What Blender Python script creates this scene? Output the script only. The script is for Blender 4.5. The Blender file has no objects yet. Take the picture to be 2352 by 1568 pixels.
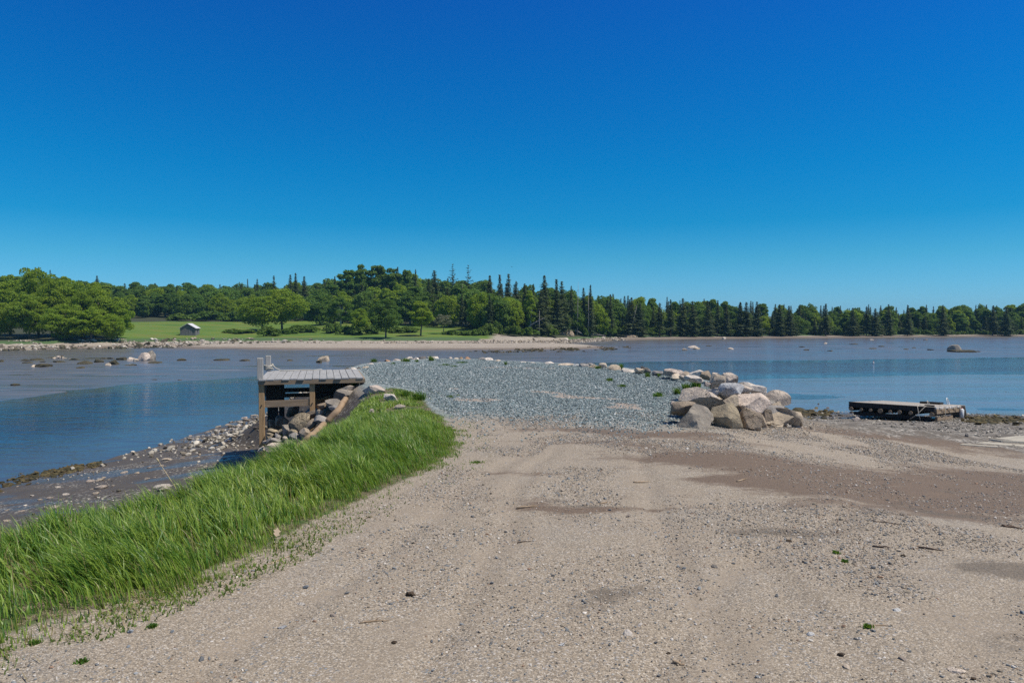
import bpy, bmesh, math, random
import numpy as np
from mathutils import Vector, Matrix, Euler

random.seed(11)
rng = np.random.default_rng(11)
sc = bpy.context.scene
COL = sc.collection
R = math.radians

# ------------------------------------------------------------------ camera
HC, F, CX, CY, HY = 2.0, 1620.0, 1176.0, 784.0, 735.0
PITCH = math.atan((CY - HY) / F)
camd = bpy.data.cameras.new('camera')
cam = bpy.data.objects.new('camera', camd)
COL.objects.link(cam)
cam.location = (0, 0, HC)
cam.rotation_euler = (math.pi / 2 - PITCH, 0, 0)
camd.sensor_width = 36.0
camd.lens = 36.0 * F / 2352.0
camd.clip_start = 0.1
camd.clip_end = 6000
sc.camera = cam


def ray(x, y):
    dx, dy = (x - CX) / F, -(y - CY) / F
    c, s = math.cos(PITCH), math.sin(PITCH)
    return np.array([dx, c + dy * s, -s + dy * c])


def at(x, y, Y):
    d = ray(x, y)
    return np.array([0, 0, HC]) + d * (Y / d[1])


# ------------------------------------------------------------------ noise
def _hash(ix, iy, seed):
    h = (ix.astype(np.int64) * 374761393 + iy.astype(np.int64) * 668265263 + seed * 144665) & 0xffffffff
    h = ((h ^ (h >> 13)) * 1274126177) & 0xffffffff
    h = h ^ (h >> 16)
    return (h & 0xffff) / 65535.0


def vnoise(x, y, seed=0):
    x = np.asarray(x, float); y = np.asarray(y, float)
    ix, iy = np.floor(x), np.floor(y)
    fx, fy = x - ix, y - iy
    fx = fx * fx * (3 - 2 * fx); fy = fy * fy * (3 - 2 * fy)
    a = _hash(ix, iy, seed); b = _hash(ix + 1, iy, seed)
    c = _hash(ix, iy + 1, seed); d = _hash(ix + 1, iy + 1, seed)
    return (a * (1 - fx) + b * fx) * (1 - fy) + (c * (1 - fx) + d * fx) * fy


def fbm(x, y, seed=0, oct=4):
    t, a, s = 0, 0.5, 0
    for i in range(oct):
        t = t + a * vnoise(x * 2 ** i, y * 2 ** i, seed + i * 17); s += a; a *= 0.5
    return t / s


def S(t):
    t = np.clip(t, 0, 1)
    return t * t * (3 - 2 * t)


def poly_dist(X, Y, pts, closed=True):
    X = np.asarray(X, float); Y = np.asarray(Y, float)
    d2 = np.full(X.shape, 1e18); ins = np.zeros(X.shape, bool)
    n = len(pts)
    for i in range(n if closed else n - 1):
        ax, ay = pts[i]; bx, by = pts[(i + 1) % n]
        ex, ey = bx - ax, by - ay
        t = np.clip(((X - ax) * ex + (Y - ay) * ey) / (ex * ex + ey * ey), 0, 1)
        d2 = np.minimum(d2, (X - ax - t * ex) ** 2 + (Y - ay - t * ey) ** 2)
        if closed and ay != by:
            c = ((ay > Y) != (by > Y)) & (X < (bx - ax) * (Y - ay) / (by - ay) + ax)
            ins ^= c
    return np.sqrt(d2), ins


def sdist(X, Y, pts):
    d, i = poly_dist(X, Y, pts)
    return np.where(i, -d, d)


# ------------------------------------------------------------------ terrain shape
PLAT = [(-40, -30), (-14, -3), (-9, 2), (-6.2, 4.5), (-4.3, 5.9), (-3.3, 7.3), (-2.9, 9), (-2.7, 10.6), (-2.8, 14),
        (-3.05, 16.4), (-3.45, 17.8), (-4.0, 19.3), (-4.4, 20.6), (-4.9, 22.4), (-5.6, 24.8), (-5.6, 27), (-4.6, 29.2), (-3.3, 30.3), (-1.4, 29.8), (0.4, 28.2),
        (2.1, 26.8), (3.6, 25), (4.7, 22.6), (5.7, 21), (6.2, 19), (5.9, 17.6), (5.0, 16.7), (4.1, 15.7), (3.6, 14.0), (3.2, 12), (3.0, 9),
        (4.5, 5), (14, 3), (40, -4), (40, -30)]
GRASS = [(-40, -18), (-16, -4.6), (-9, 0.2), (-5, 2.9), (-3.16, 4.25), (-2.35, 5.3), (-1.78, 7.1), (-1.2, 8.6), (-0.9, 10.2), (-0.85, 12.2), (-1.35, 14.4),
         (-1.9, 16.4), (-2.35, 17.9), (-3.1, 18.9), (-3.75, 18.0), (-3.95, 17.0), (-4.3, 15.6), (-4.55, 13.5), (-4.7, 11), (-4.9, 9.2), (-5.4, 8), (-6.3, 7),
         (-8.2, 5.9), (-12, 3.4), (-18, -1), (-40, -14)]
NEARLAND = [(-80, -60), (-34, -14), (-22, 6), (-16.5, 13), (-14.4, 19.9), (-13.7, 25.3), (-12.6, 35.0), (-9, 39.5), (-2, 41.5), (5, 40.5),
            (10, 38), (15.6, 35), (24, 32.5), (45, 27), (90, 20), (160, -60)]
CHAN = [(-60, -35), (-30, 5), (-22, 30), (-16.5, 46), (-3, 60), (24, 67.7), (54, 74), (120, 84), (300, 110), (900, 180)]
SPIT = [(-46, 121), (-30, 117), (-12, 116), (2, 117.5), (5, 118)]
FARX = [-400, -120, -78, -70, -58, -44, -20, 0, 10, 25, 44, 68, 143, 400]
FARY = [60, 92, 106, 112, 119, 121, 122, 124, 140, 161, 170, 178, 197, 260]
ZW = -2.587


def smax(a, b, k):
    h = np.clip(0.5 + 0.5 * (a - b) / k, 0, 1)
    return b * (1 - h) + a * h + k * h * (1 - h)


def far_s(X, Y):
    return Y - np.interp(X, FARX, FARY) + (fbm(X * 0.09, Y * 0.09, 5) - 0.5) * 5


TRACKS = [[(-0.55, 2.0), (-0.35, 5.0), (0.05, 8.5), (0.9, 12), (1.9, 16)], [(1.15, 2.0), (1.3, 5), (1.65, 8.5), (2.2, 12), (3.0, 15.5)],
          [(0.2, 3.0), (1.8, 5.6), (4.2, 8.0), (8.0, 10.6), (13, 13)], [(1.9, 3.0), (3.5, 5.0), (6.0, 7.2), (10, 9.6), (15, 11.5)],
          [(-1.9, 3.2), (-1.1, 6.2), (-0.2, 9.5), (1.2, 13.0)]]


def track_dist(X, Y):
    X = X + (fbm(X * 0.7, Y * 0.7, 301, 3) - 0.5) * 0.35
    d = np.full(np.shape(X), 9.0)
    for t in TRACKS:
        d = np.minimum(d, poly_dist(X, Y, t, False)[0])
    return d


def parts_of(X, Y):
    X = np.asarray(X, float); Y = np.asarray(Y, float)
    sd = sdist(X, Y, PLAT)
    return X, Y, sd


def height(X, Y):
    X, Y, sd = parts_of(X, Y)
    surf = 0.36 * S((Y - 12.5) / 11.5) + (fbm(X * 0.35, Y * 0.35, 3) - 0.5) * 0.07
    tk = S(1 - track_dist(X, Y) / 0.22)
    surf = surf - 0.022 * tk                                                           # wheel tracks
    mR = S((X - 0.2) / 1.6) * S((17.3 - Y) / 2.2)
    slope = (0.62 + 0.12 * S((16 - Y) / 3) + 0.38 * S((Y - 16) / 1.5) * S((24 - Y) / 2) * S((-2 - X) / 1)) * (1 - mR) + 0.12 * mR
    dd = np.maximum(sd, 0); dd = np.sqrt(dd * dd + 0.09) - 0.3 + 0.0 * dd
    rough = (fbm(X * 1.3, Y * 1.3, 9) - 0.5) * 0.25 * np.clip(dd, 0, 1) * (1 - mR)
    zp = surf - slope * np.maximum(dd, 0) + rough
    zr = -0.088 * np.maximum(0, Y - 5) - 0.5 * np.maximum(0, 2.2 - X) - 0.4 * np.maximum(0, Y - 36) + (fbm(X * 0.5, Y * 0.5, 21) - 0.5) * 0.10
    d, i = poly_dist(X, Y, NEARLAND)
    d = d + (fbm(X * 0.25, Y * 0.25, 31) - 0.5) * 1.6
    zs = np.where(i, np.minimum(-2.62 + 0.085 * d, -1.8), -2.62 - 0.10 * d) + (fbm(X * 0.8, Y * 0.8, 33) - 0.5) * 0.05
    z = smax(smax(zp, zr, 0.12), zs, 0.12)
    dc, _ = poly_dist(X, Y, CHAN, False)
    dc = dc + (fbm(X * 0.06, Y * 0.12, 41) - 0.5) * 4
    zf = -2.572 + (fbm(X * 0.12, Y * 0.5, 43) - 0.5) * 0.055 - 0.8 * S(1 - (dc - 4.2) / 7.6)
    z = smax(z, zf, 0.03)
    s = far_s(X, Y)
    left = np.interp(s, [-300, 0, 5, 9, 10.5, 21, 82, 140, 230, 800, 3000], [-12, 0, 0.42, 0.72, 1.12, 1.47, 4.2, 8.2, 12, 16, 18])
    right = np.interp(s, [-300, 0, 5, 9, 12, 16, 40, 100, 200, 800, 3000], [-12, 0, 0.25, 0.4, 0.55, 1.15, 2.0, 3.4, 5, 10, 14])
    mr = S((X + 12) / 24)
    zfar = -2.57 + left * (1 - mr) + right * mr + (fbm(X * 0.05, Y * 0.05, 51) - 0.5) * 1.2 * S((s - 12) / 30)
    z = np.where(Y > 85, smax(z, zfar, 0.05), z)
    dsp, _ = poly_dist(X, Y, SPIT, False)
    zsp = -2.62 + 0.78 * (1 - (dsp / 11.5) ** 2) + (fbm(X * 0.3, Y * 0.3, 61) - 0.5) * 0.08
    z = np.where((Y > 95) & (dsp < 14), smax(z, zsp, 0.05), z)
    return z


def hz(x, y):
    return float(height(np.array([x]), np.array([y]))[0])


def ground(x, y, y0=2.5, y1=420):
    d = ray(x, y)
    Ys = np.geomspace(y0, y1, 1500)
    P = np.array([0, 0, HC])[None] + d[None] * (Ys / d[1])[:, None]
    h = height(P[:, 0], P[:, 1])
    below = np.nonzero(P[:, 2] <= h)[0]
    if len(below) == 0:
        i = len(Ys) - 1
    else:
        i = below[0]
    p = P[i].copy()
    if i > 0 and len(below):
        a = P[i - 1, 2] - h[i - 1]; b = P[i, 2] - h[i]
        t = a / (a - b + 1e-9)
        p = P[i - 1] + (P[i] - P[i - 1]) * t
    p[2] = hz(p[0], p[1])
    return p


# ------------------------------------------------------------------ objects helpers
def tag(o, label=None, cat=None, group=None, kind=None):
    if label: o['label'] = label
    if cat: o['category'] = cat
    if group: o['group'] = group
    if kind: o['kind'] = kind
    return o


def link(name, data, parent=None, material=None):
    o = bpy.data.objects.new(name, data)
    COL.objects.link(o)
    if material is not None and data is not None and not data.materials:
        data.materials.append(material)
    if parent is not None:
        o.parent = parent
    return o


def empty(name, loc, rz=0.0):
    o = bpy.data.objects.new(name, None)
    COL.objects.link(o)
    o.location = loc; o.rotation_euler = (0, 0, rz); o.empty_display_size = 0.2
    return o


def mesh_np(name, V, faces, smooth=True, colors=None):
    """faces: (n,k) int array (all the same k)"""
    V = np.asarray(V, np.float32); faces = np.asarray(faces, np.int32)
    me = bpy.data.meshes.new(name)
    n, k = faces.shape
    me.vertices.add(len(V)); me.vertices.foreach_set('co', V.ravel())
    me.loops.add(n * k); me.loops.foreach_set('vertex_index', faces.ravel())
    me.polygons.add(n); me.polygons.foreach_set('loop_start', np.arange(0, n * k, k, dtype=np.int32))
    me.update(calc_edges=True)
    me.polygons.foreach_set('use_smooth', np.full(n, smooth, bool))
    if colors is not None:
        for nm, c in colors.items():
            a = me.color_attributes.new(nm, 'FLOAT_COLOR', 'POINT')
            c4 = np.ones((len(V), 4), np.float32); c4[:, :c.shape[1]] = c
            a.data.foreach_set('color', c4.ravel())
    me.update()
    return me


class MB:
    """collects boxes, prisms and tubes into one mesh"""
    def __init__(self):
        self.bm = bmesh.new()

    def box(self, c, size, rot=None, bevel=0.0):
        m = Matrix.Translation(Vector(c)) @ (rot.to_4x4() if rot is not None else Matrix.Identity(4)) @ Matrix.Diagonal((*size, 1))
        r = bmesh.ops.create_cube(self.bm, size=1.0, matrix=m)
        if bevel > 0:
            es = list({e for v in r['verts'] for e in v.link_edges})
            bmesh.ops.bevel(self.bm, geom=es, offset=bevel, segments=1, affect='EDGES')
        return self

    def beam(self, a, b, w, h, up=(0, 0, 1), bevel=0.0):
        a = Vector(a); b = Vector(b); d = b - a; L = d.length; x = d.normalized()
        upv = Vector(up)
        y = upv.cross(x)
        y = y.normalized() if y.length > 1e-6 else Vector((0, 1, 0))
        z = x.cross(y)
        rot = Matrix((x, y, z)).transposed()
        return self.box((a + b) / 2, (L, w, h), rot, bevel)

    def tube(self, pts, radii, seg=8, cap=True):
        pts = [Vector(p) for p in pts]
        rings = []
        for i, p in enumerate(pts):
            t = (pts[min(i + 1, len(pts) - 1)] - pts[max(i - 1, 0)]).normalized()
            u = t.orthogonal().normalized() if i == 0 else (u - t * u.dot(t)).normalized()
            v = t.cross(u)
            r = radii[i] if hasattr(radii, '__len__') else radii
            rings.append([self.bm.verts.new(p + (u * math.cos(2 * math.pi * k / seg) + v * math.sin(2 * math.pi * k / seg)) * r) for k in range(seg)])
        for i in range(len(rings) - 1):
            for k in range(seg):
                self.bm.faces.new((rings[i][k], rings[i][(k + 1) % seg], rings[i + 1][(k + 1) % seg], rings[i + 1][k]))
        if cap:
            self.bm.faces.new(rings[0][::-1]); self.bm.faces.new(rings[-1])
        return self

    def prism(self, poly, axis_vec):
        a = [self.bm.verts.new(p) for p in poly]
        b = [self.bm.verts.new(Vector(p) + Vector(axis_vec)) for p in poly]
        n = len(a)
        self.bm.faces.new(a[::-1]); self.bm.faces.new(b)
        for i in range(n):
            self.bm.faces.new((a[i], a[(i + 1) % n], b[(i + 1) % n], b[i]))
        return self

    def mesh(self, name, smooth=False):
        bmesh.ops.recalc_face_normals(self.bm, faces=self.bm.faces)
        me = bpy.data.meshes.new(name)
        self.bm.to_mesh(me); self.bm.free()
        if smooth:
            me.polygons.foreach_set('use_smooth', np.full(len(me.polygons), True, bool))
        return me

    def build(self, name, material, parent=None, smooth=False):
        return link(name, self.mesh(name, smooth), parent, material)


# ------------------------------------------------------------------ material helpers
class NT:
    def __init__(self, name):
        self.m = bpy.data.materials.new(name); self.m.use_nodes = True
        self.t = self.m.node_tree
        self.t.nodes.clear()
        self.out = self.t.nodes.new('ShaderNodeOutputMaterial')

    def set(self, sock, v):
        if isinstance(v, bpy.types.NodeSocket):
            self.t.links.new(v, sock)
        elif v is not None:
            if hasattr(sock.default_value, '__len__') and not hasattr(v, '__len__'):
                v = [v] * len(sock.default_value)
            if hasattr(sock.default_value, '__len__') and len(v) == 3 and len(sock.default_value) == 4:
                v = (*v, 1)
            sock.default_value = v

    def n(self, typ, inp=None, **attrs):
        nd = self.t.nodes.new(typ)
        for k, v in attrs.items():
            setattr(nd, k, v)
        for k, v in (inp or {}).items():
            self.set(nd.inputs[k], v)
        return nd

    def pos(self):
        return self.n('ShaderNodeNewGeometry').outputs['Position']

    def obj(self):
        return self.n('ShaderNodeTexCoord').outputs['Object']

    def noise(self, vec, scale, detail=3, rough=0.55, out='Fac', dist=0.0):
        return self.n('ShaderNodeTexNoise', {'Vector': vec, 'Scale': scale, 'Detail': detail, 'Roughness': rough, 'Distortion': dist}).outputs[out]

    def vor(self, vec, scale, out='Color', feature='F1', rand=1.0):
        return self.n('ShaderNodeTexVoronoi', {'Vector': vec, 'Scale': scale, 'Randomness': rand}, feature=feature).outputs[out]

    def math(self, op, a, b=None, c=None, clamp=False):
        nd = self.n('ShaderNodeMath', operation=op, use_clamp=clamp)
        self.set(nd.inputs[0], a)
        if b is not None: self.set(nd.inputs[1], b)
        if c is not None: self.set(nd.inputs[2], c)
        return nd.outputs[0]

    def mix(self, f, a, b, mode='MIX'):
        nd = self.n('ShaderNodeMix', data_type='RGBA', blend_type=mode)
        self.set(nd.inputs[0], f); self.set(nd.inputs[6], a); self.set(nd.inputs[7], b)
        return nd.outputs[2]

    def fmix(self, f, a, b):
        nd = self.n('ShaderNodeMix', data_type='FLOAT')
        self.set(nd.inputs[0], f); self.set(nd.inputs[2], a); self.set(nd.inputs[3], b)
        return nd.outputs[0]

    def ramp(self, f, stops, interp='LINEAR'):
        nd = self.n('ShaderNodeValToRGB')
        cr = nd.color_ramp; cr.interpolation = interp
        while len(cr.elements) > 1: cr.elements.remove(cr.elements[-1])
        for i, (p, c) in enumerate(stops):
            e = cr.elements[0] if i == 0 else cr.elements.new(p)
            e.position = p
            if not hasattr(c, '__len__'): c = (c, c, c)
            e.color = (*c, 1)
        self.set(nd.inputs[0], f)
        return nd.outputs[0]

    def sstep(self, f, lo, hi):
        nd = self.n('ShaderNodeMapRange', interpolation_type='SMOOTHSTEP')
        self.set(nd.inputs[0], f); nd.inputs[1].default_value = lo; nd.inputs[2].default_value = hi
        return nd.outputs[0]

    def inv(self, v):
        return self.math('SUBTRACT', 1.0, v)

    def lin(self, f, lo, hi, a, b):
        nd = self.n('ShaderNodeMapRange')
        self.set(nd.inputs[0], f)
        for i, v in enumerate((lo, hi, a, b)): nd.inputs[i + 1].default_value = v
        return nd.outputs[0]

    def vscale(self, vec, s):
        nd = self.n('ShaderNodeVectorMath', operation='MULTIPLY')
        self.set(nd.inputs[0], vec); nd.inputs[1].default_value = s
        return nd.outputs[0]

    def sep(self, col):
        return self.n('ShaderNodeSeparateColor', {0: col}).outputs

    def attr(self, name, typ='GEOMETRY'):
        return self.n('ShaderNodeAttribute', attribute_name=name, attribute_type=typ)

    def bump(self, h, strength, dist, normal=None):
        nd = self.n('ShaderNodeBump', {'Height': h, 'Strength': strength, 'Distance': dist})
        if normal is not None: self.t.links.new(normal, nd.inputs['Normal'])
        return nd.outputs[0]

    def bsdf(self, color, rough=0.8, normal=None, spec=0.3, **kw):
        nd = self.n('ShaderNodeBsdfPrincipled')
        self.set(nd.inputs['Base Color'], color); self.set(nd.inputs['Roughness'], rough)
        self.set(nd.inputs['Specular IOR Level'], spec)
        if normal is not None: self.t.links.new(normal, nd.inputs['Normal'])
        for k, v in kw.items(): self.set(nd.inputs[k], v)
        return nd.outputs[0]

    def done(self, shader):
        self.t.links.new(shader, self.out.inputs['Surface'])
        return self.m
# ================================================================== materials of the ground
def mat_ground():
    N = NT('ground_cover')
    p = N.pos()
    A = N.sep(N.attr('zone_a').outputs['Color']); B = N.sep(N.attr('zone_b').outputs['Color']); C = N.sep(N.attr('zone_c').outputs['Color'])
    nz = N.noise(p, 1.7, 5, 0.62)
    nbig = N.noise(p, 0.42, 6, 0.68)
    nfine = N.noise(p, 14.0, 4, 0.65)
    off = N.math('SUBTRACT', N.fmix(0.5, nz, nfine), 0.5)

    def w(s, k=0.9, lo=0.36, hi=0.64):
        return N.sstep(N.math('ADD', s, N.math('MULTIPLY', off, k)), lo, hi)
    # stones: random value per cell at two sizes
    c1 = N.sep(N.vor(p, 125.0)); d1 = N.vor(p, 125.0, 'Distance')
    c2 = N.sep(N.vor(p, 38.0)); d2 = N.vor(p, 38.0, 'Distance')
    c3 = N.sep(N.vor(p, 21.0)); d3 = N.vor(p, 21.0, 'Distance')
    grain = N.noise(p, 320.0, 2, 0.7)
    # road: pale sand with small chips
    sand = N.mix(nz, (0.262, 0.203, 0.140), (0.345, 0.272, 0.192))
    sand = N.mix(N.sstep(nbig, 0.50, 0.66), sand, (0.215, 0.165, 0.122))
    sand = N.mix(N.math('MULTIPLY', N.sstep(N.noise(N.vscale(p, (1, 0.55, 1)), 0.8, 6, 0.7), 0.52, 0.64), 0.6), sand, (0.235, 0.22, 0.20))
    chip = N.ramp(c1[0], [(0.0, (0.10, 0.095, 0.09)), (0.25, (0.185, 0.16, 0.13)), (0.6, (0.325, 0.268, 0.20)), (0.85, (0.45, 0.385, 0.305)), (1.0, (0.64, 0.60, 0.54))])
    sand = N.mix(0.72, sand, chip)
    chip2 = N.ramp(c2[0], [(0.0, (0.10, 0.115, 0.13)), (0.35, (0.22, 0.24, 0.26)), (0.7, (0.38, 0.34, 0.31)), (1.0, (0.62, 0.58, 0.54))])
    mask2 = N.math('MULTIPLY', N.sstep(c2[1], 0.62, 0.68), N.sstep(d2, 0.42, 0.34))
    sand = N.mix(N.math('MULTIPLY', mask2, N.sstep(nz, 0.36, 0.62)), sand, chip2)
    sand = N.mix(N.math('MULTIPLY', N.sstep(grain, 0.55, 0.75), 0.30), sand, (0.48, 0.41, 0.34))
    trk = N.attr('zone_i').outputs['Fac']
    sand = N.mix(N.math('MULTIPLY', trk, N.lin(nz, 0.35, 0.65, 0.15, 0.7)), sand, N.mix(grain, (0.25, 0.20, 0.148), (0.35, 0.29, 0.225)))
    # stains on the road: brown dirt, dark oily or weedy patches
    st = w(N.math('ADD', C[0], N.math('MULTIPLY', N.math('SUBTRACT', N.noise(N.vscale(p, (0.28, 1.5, 1)), 0.9, 6, 0.7), 0.5), 2.0)), 1.5, 0.30, 0.85)
    sand = N.mix(N.math('MULTIPLY', st, 0.92), sand, N.mix(c1[1], (0.088, 0.060, 0.042), (0.195, 0.138, 0.098)))
    dk = w(C[1], 2.2, 0.42, 0.95)
    sand = N.mix(N.math('MULTIPLY', dk, 0.75), sand, N.mix(c1[1], (0.055, 0.045, 0.035), (0.19, 0.155, 0.12)))
    # rubble of grey chips towards the shore on the right
    rub = N.ramp(c3[0], [(0.0, (0.07, 0.07, 0.065)), (0.4, (0.17, 0.155, 0.135)), (0.75, (0.32, 0.29, 0.25)), (1.0, (0.55, 0.51, 0.46))])
    rub = N.mix(N.sstep(nz, 0.35, 0.65), (0.10, 0.085, 0.068), rub)
    sand = N.mix(N.math('MULTIPLY', w(C[2], 1.1), 0.9), sand, rub)
    # slate blue crushed stone
    pv = N.ramp(c2[0], [(0.0, (0.045, 0.058, 0.06)), (0.30, (0.13, 0.162, 0.168)), (0.62, (0.205, 0.266, 0.276)), (0.86, (0.33, 0.375, 0.375)), (1.0, (0.74, 0.75, 0.74))])
    pv2 = N.ramp(c3[0], [(0.0, (0.07, 0.092, 0.10)), (0.5, (0.165, 0.205, 0.215)), (0.9, (0.29, 0.335, 0.335)), (1.0, (0.66, 0.66, 0.63))])
    slate = N.mix(0.4, pv, pv2)
    slate = N.mix(N.math('MULTIPLY', N.sstep(nbig, 0.5, 0.75), 0.35), slate, (0.25, 0.285, 0.28))
    col = N.mix(w(A[0], 1.3, 0.15, 0.92), sand, slate)
    # bare sandy spots and soil in the slate
    col = N.mix(N.math('MULTIPLY', w(N.attr('zone_d').outputs['Fac'], 0.9), 0.8), col, N.mix(c1[0], (0.26, 0.2, 0.155), (0.42, 0.34, 0.28)))
    soil = N.mix(nfine, (0.05, 0.042, 0.022), (0.11, 0.10, 0.04))
    soil = N.mix(N.sstep(c1[1], 0.72, 0.8), soil, (0.30, 0.25, 0.17))
    soil = N.mix(N.sstep(N.noise(p, 5.0, 3), 0.48, 0.62), soil, (0.055, 0.095, 0.022))
    col = N.mix(w(A[1], 0.9), col, soil)
    # dark mud and its stones
    mud = N.mix(nz, (0.060, 0.050, 0.039), (0.120, 0.098, 0.076))
    mud = N.mix(N.math('MULTIPLY', N.sstep(c3[1], 0.80, 0.86), N.sstep(nbig, 0.42, 0.6)), mud, N.mix(c3[0], (0.14, 0.125, 0.10), (0.48, 0.45, 0.39)))
    wmud = w(A[2], 0.7)
    col = N.mix(wmud, col, mud)
    # tidal flat: wet silt with streaks lying across the view of the flat
    ps = N.vscale(p, (0.10, 0.75, 1.0))
    streak = N.noise(ps, 1.0, 5, 0.62, dist=0.4)
    flat = N.mix(streak, (0.098, 0.096, 0.090), (0.165, 0.155, 0.145))
    flat = N.mix(N.math('MULTIPLY', N.sstep(N.noise(ps, 2.3, 4, 0.6), 0.56, 0.66), 0.75), flat, (0.045, 0.050, 0.030))
    flat = N.mix(N.math('MULTIPLY', N.sstep(N.noise(N.vscale(p, (0.06, 0.7, 1)), 1.6, 4, 0.6), 0.59, 0.70), 0.7), flat, (0.36, 0.30, 0.26))
    wsheen = N.attr('zone_h').outputs['Fac']
    flat = N.mix(N.math('MULTIPLY', wsheen, 0.55), flat, N.mix(streak, (0.13, 0.14, 0.15), (0.26, 0.265, 0.27)))  # paler blue-grey colour stands in for sky sheen on the wet silt
    wflat = N.sstep(B[0], 0.25, 0.75)
    col = N.mix(wflat, col, flat)
    spit = N.mix(N.noise(p, 2.2, 6, 0.75), (0.19, 0.155, 0.12), (0.40, 0.34, 0.27))
    spit = N.mix(N.sstep(c3[0], 0.72, 0.8), spit, (0.5, 0.45, 0.39))
    spit = N.mix(N.math('MULTIPLY', N.sstep(N.noise(N.vscale(p, (0.12, 0.9, 1)), 0.9, 5, 0.65), 0.54, 0.66), 0.6), spit, (0.13, 0.105, 0.08))
    spit = N.mix(N.inv(N.sstep(N.math('ADD', N.n('ShaderNodeSeparateXYZ', {0: p}).outputs[2], N.math('MULTIPLY', off, 0.3)), -2.42, -2.12)), spit, N.mix(streak, (0.115, 0.090, 0.070), (0.20, 0.16, 0.13)))
    wsp = w(B[1], 0.5)
    col = N.mix(wsp, col, spit)
    # meadow
    m1 = N.noise(N.vscale(p, (0.5, 1.0, 1.0)), 0.13, 8, 0.75)
    mead = N.ramp(m1, [(0.38, (0.070, 0.140, 0.012)), (0.46, (0.100, 0.180, 0.014)), (0.53, (0.135, 0.205, 0.018)), (0.60, (0.175, 0.175, 0.030)), (0.68, (0.115, 0.175, 0.018))])
    mead = N.mix(N.math('MULTIPLY', N.noise(p, 1.6, 5, 0.75), 0.5), mead, (0.055, 0.105, 0.010))
    wm = w(B[2], 0.4)
    col = N.mix(wm, col, mead)
    marsh = N.mix(nfine, (0.045, 0.095, 0.026), (0.085, 0.14, 0.05))
    col = N.mix(w(N.attr('zone_e').outputs['Fac'], 0.5), col, marsh)
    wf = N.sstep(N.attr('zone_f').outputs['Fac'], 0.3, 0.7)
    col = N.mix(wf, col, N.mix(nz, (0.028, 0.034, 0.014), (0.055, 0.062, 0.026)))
    # roughness: wet silt shines, pools in the mud shine more
    zc_ = N.n('ShaderNodeSeparateXYZ', {0: p}).outputs[2]
    low = N.inv(N.sstep(zc_, -2.1, -1.75))
    wet = N.math('MULTIPLY', N.math('MULTIPLY', N.sstep(N.noise(N.vscale(p, (0.32, 0.8, 1)), 0.9, 4, 0.6), 0.50, 0.60), wmud), low)
    rough = N.fmix(wmud, 0.92, 0.62)
    rough = N.fmix(N.math('MULTIPLY', wet, 0.75), rough, 0.16)
    rough = N.fmix(wflat, rough, N.fmix(wsheen, N.lin(streak, 0.35, 0.7, 0.17, 0.42), N.lin(streak, 0.35, 0.7, 0.08, 0.22)))
    drier = N.attr('zone_g').outputs['Fac']
    rough = N.fmix(N.math('MULTIPLY', drier, wflat), rough, 0.62)
    rough = N.fmix(N.math('MAXIMUM', wsp, N.math('MAXIMUM', wm, wf)), rough, 0.9)
    # bump
    hst = N.math('SUBTRACT', N.math('MULTIPLY', c1[2], 0.5), N.math('MULTIPLY', d1, 0.5))
    h2 = N.math('MULTIPLY', N.math('MULTIPLY', N.math('SUBTRACT', 0.5, d2), N.math('ADD', 0.4, c2[2])), mask2)
    h = N.math('ADD', N.math('MULTIPLY', hst, 0.006), N.math('MULTIPLY', h2, 0.018))
    h = N.math('ADD', h, N.math('MULTIPLY', nfine, 0.008))
    dry = N.math('SUBTRACT', 1.0, N.math('MAXIMUM', wflat, N.math('MULTIPLY', wet, 0.92)))
    h = N.math('MULTIPLY', h, dry)
    hf = N.noise(N.vscale(p, (1.0, 1.6, 1)), 2.2, 3, 0.5)
    h = N.math('ADD', h, N.math('MULTIPLY', N.math('MULTIPLY', hf, 0.035), wflat))
    nrm = N.bump(h, 0.72, 1.0)
    return N.done(N.bsdf(col, rough, nrm, 0.5))


def mat_water():
    N = NT('channel_water')
    p = N.pos()
    w1 = N.noise(N.vscale(p, (0.40, 1.1, 1)), 1.7, 3, 0.55, dist=0.4)
    w2 = N.noise(N.vscale(p, (1.0, 2.2, 1)), 4.5, 3, 0.6)
    gust = N.sstep(N.noise(N.vscale(p, (0.05, 0.14, 1)), 1.0, 3, 0.5), 0.35, 0.65)
    h = N.math('ADD', N.math('MULTIPLY', w1, 0.075), N.math('MULTIPLY', w2, 0.012))
    h = N.math('MULTIPLY', h, N.fmix(gust, 0.55, 1.0))
    shallow = N.attr('shallow').outputs['Fac']
    h = N.math('MULTIPLY', h, N.fmix(shallow, 1.0, 0.45))
    xs = N.sstep(N.n('ShaderNodeSeparateXYZ', {0: p}).outputs[0], -5.0, 18.0)
    col = N.mix(shallow, N.mix(xs, (0.030, 0.040, 0.060), (0.098, 0.097, 0.100)), (0.070, 0.068, 0.068))
    return N.done(N.bsdf(col, 0.08, N.bump(h, 1.0, 1.0), 0.5, IOR=1.33))


MAT_GROUND = mat_ground()
MAT_WATER = mat_water()

# ================================================================== terrain sheet
ang = np.concatenate([np.linspace(-180, -62, 40, endpoint=False), np.linspace(-62, -42, 40, endpoint=False), np.linspace(-42, 42, 470),
                      np.linspace(42, 62, 41)[1:], np.linspace(62, 180, 41)[1:]])
rad = np.concatenate([[0.05, 0.6, 1.2, 1.8], np.geomspace(2.3, 60, 330, endpoint=False), np.geomspace(60, 260, 220, endpoint=False), np.geomspace(260, 1400, 40)])
AA, RR = np.meshgrid(np.radians(ang), rad)
TX, TY = np.sin(AA) * RR, np.cos(AA) * RR
TZ = height(TX, TY)
nr, na = TX.shape


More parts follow.
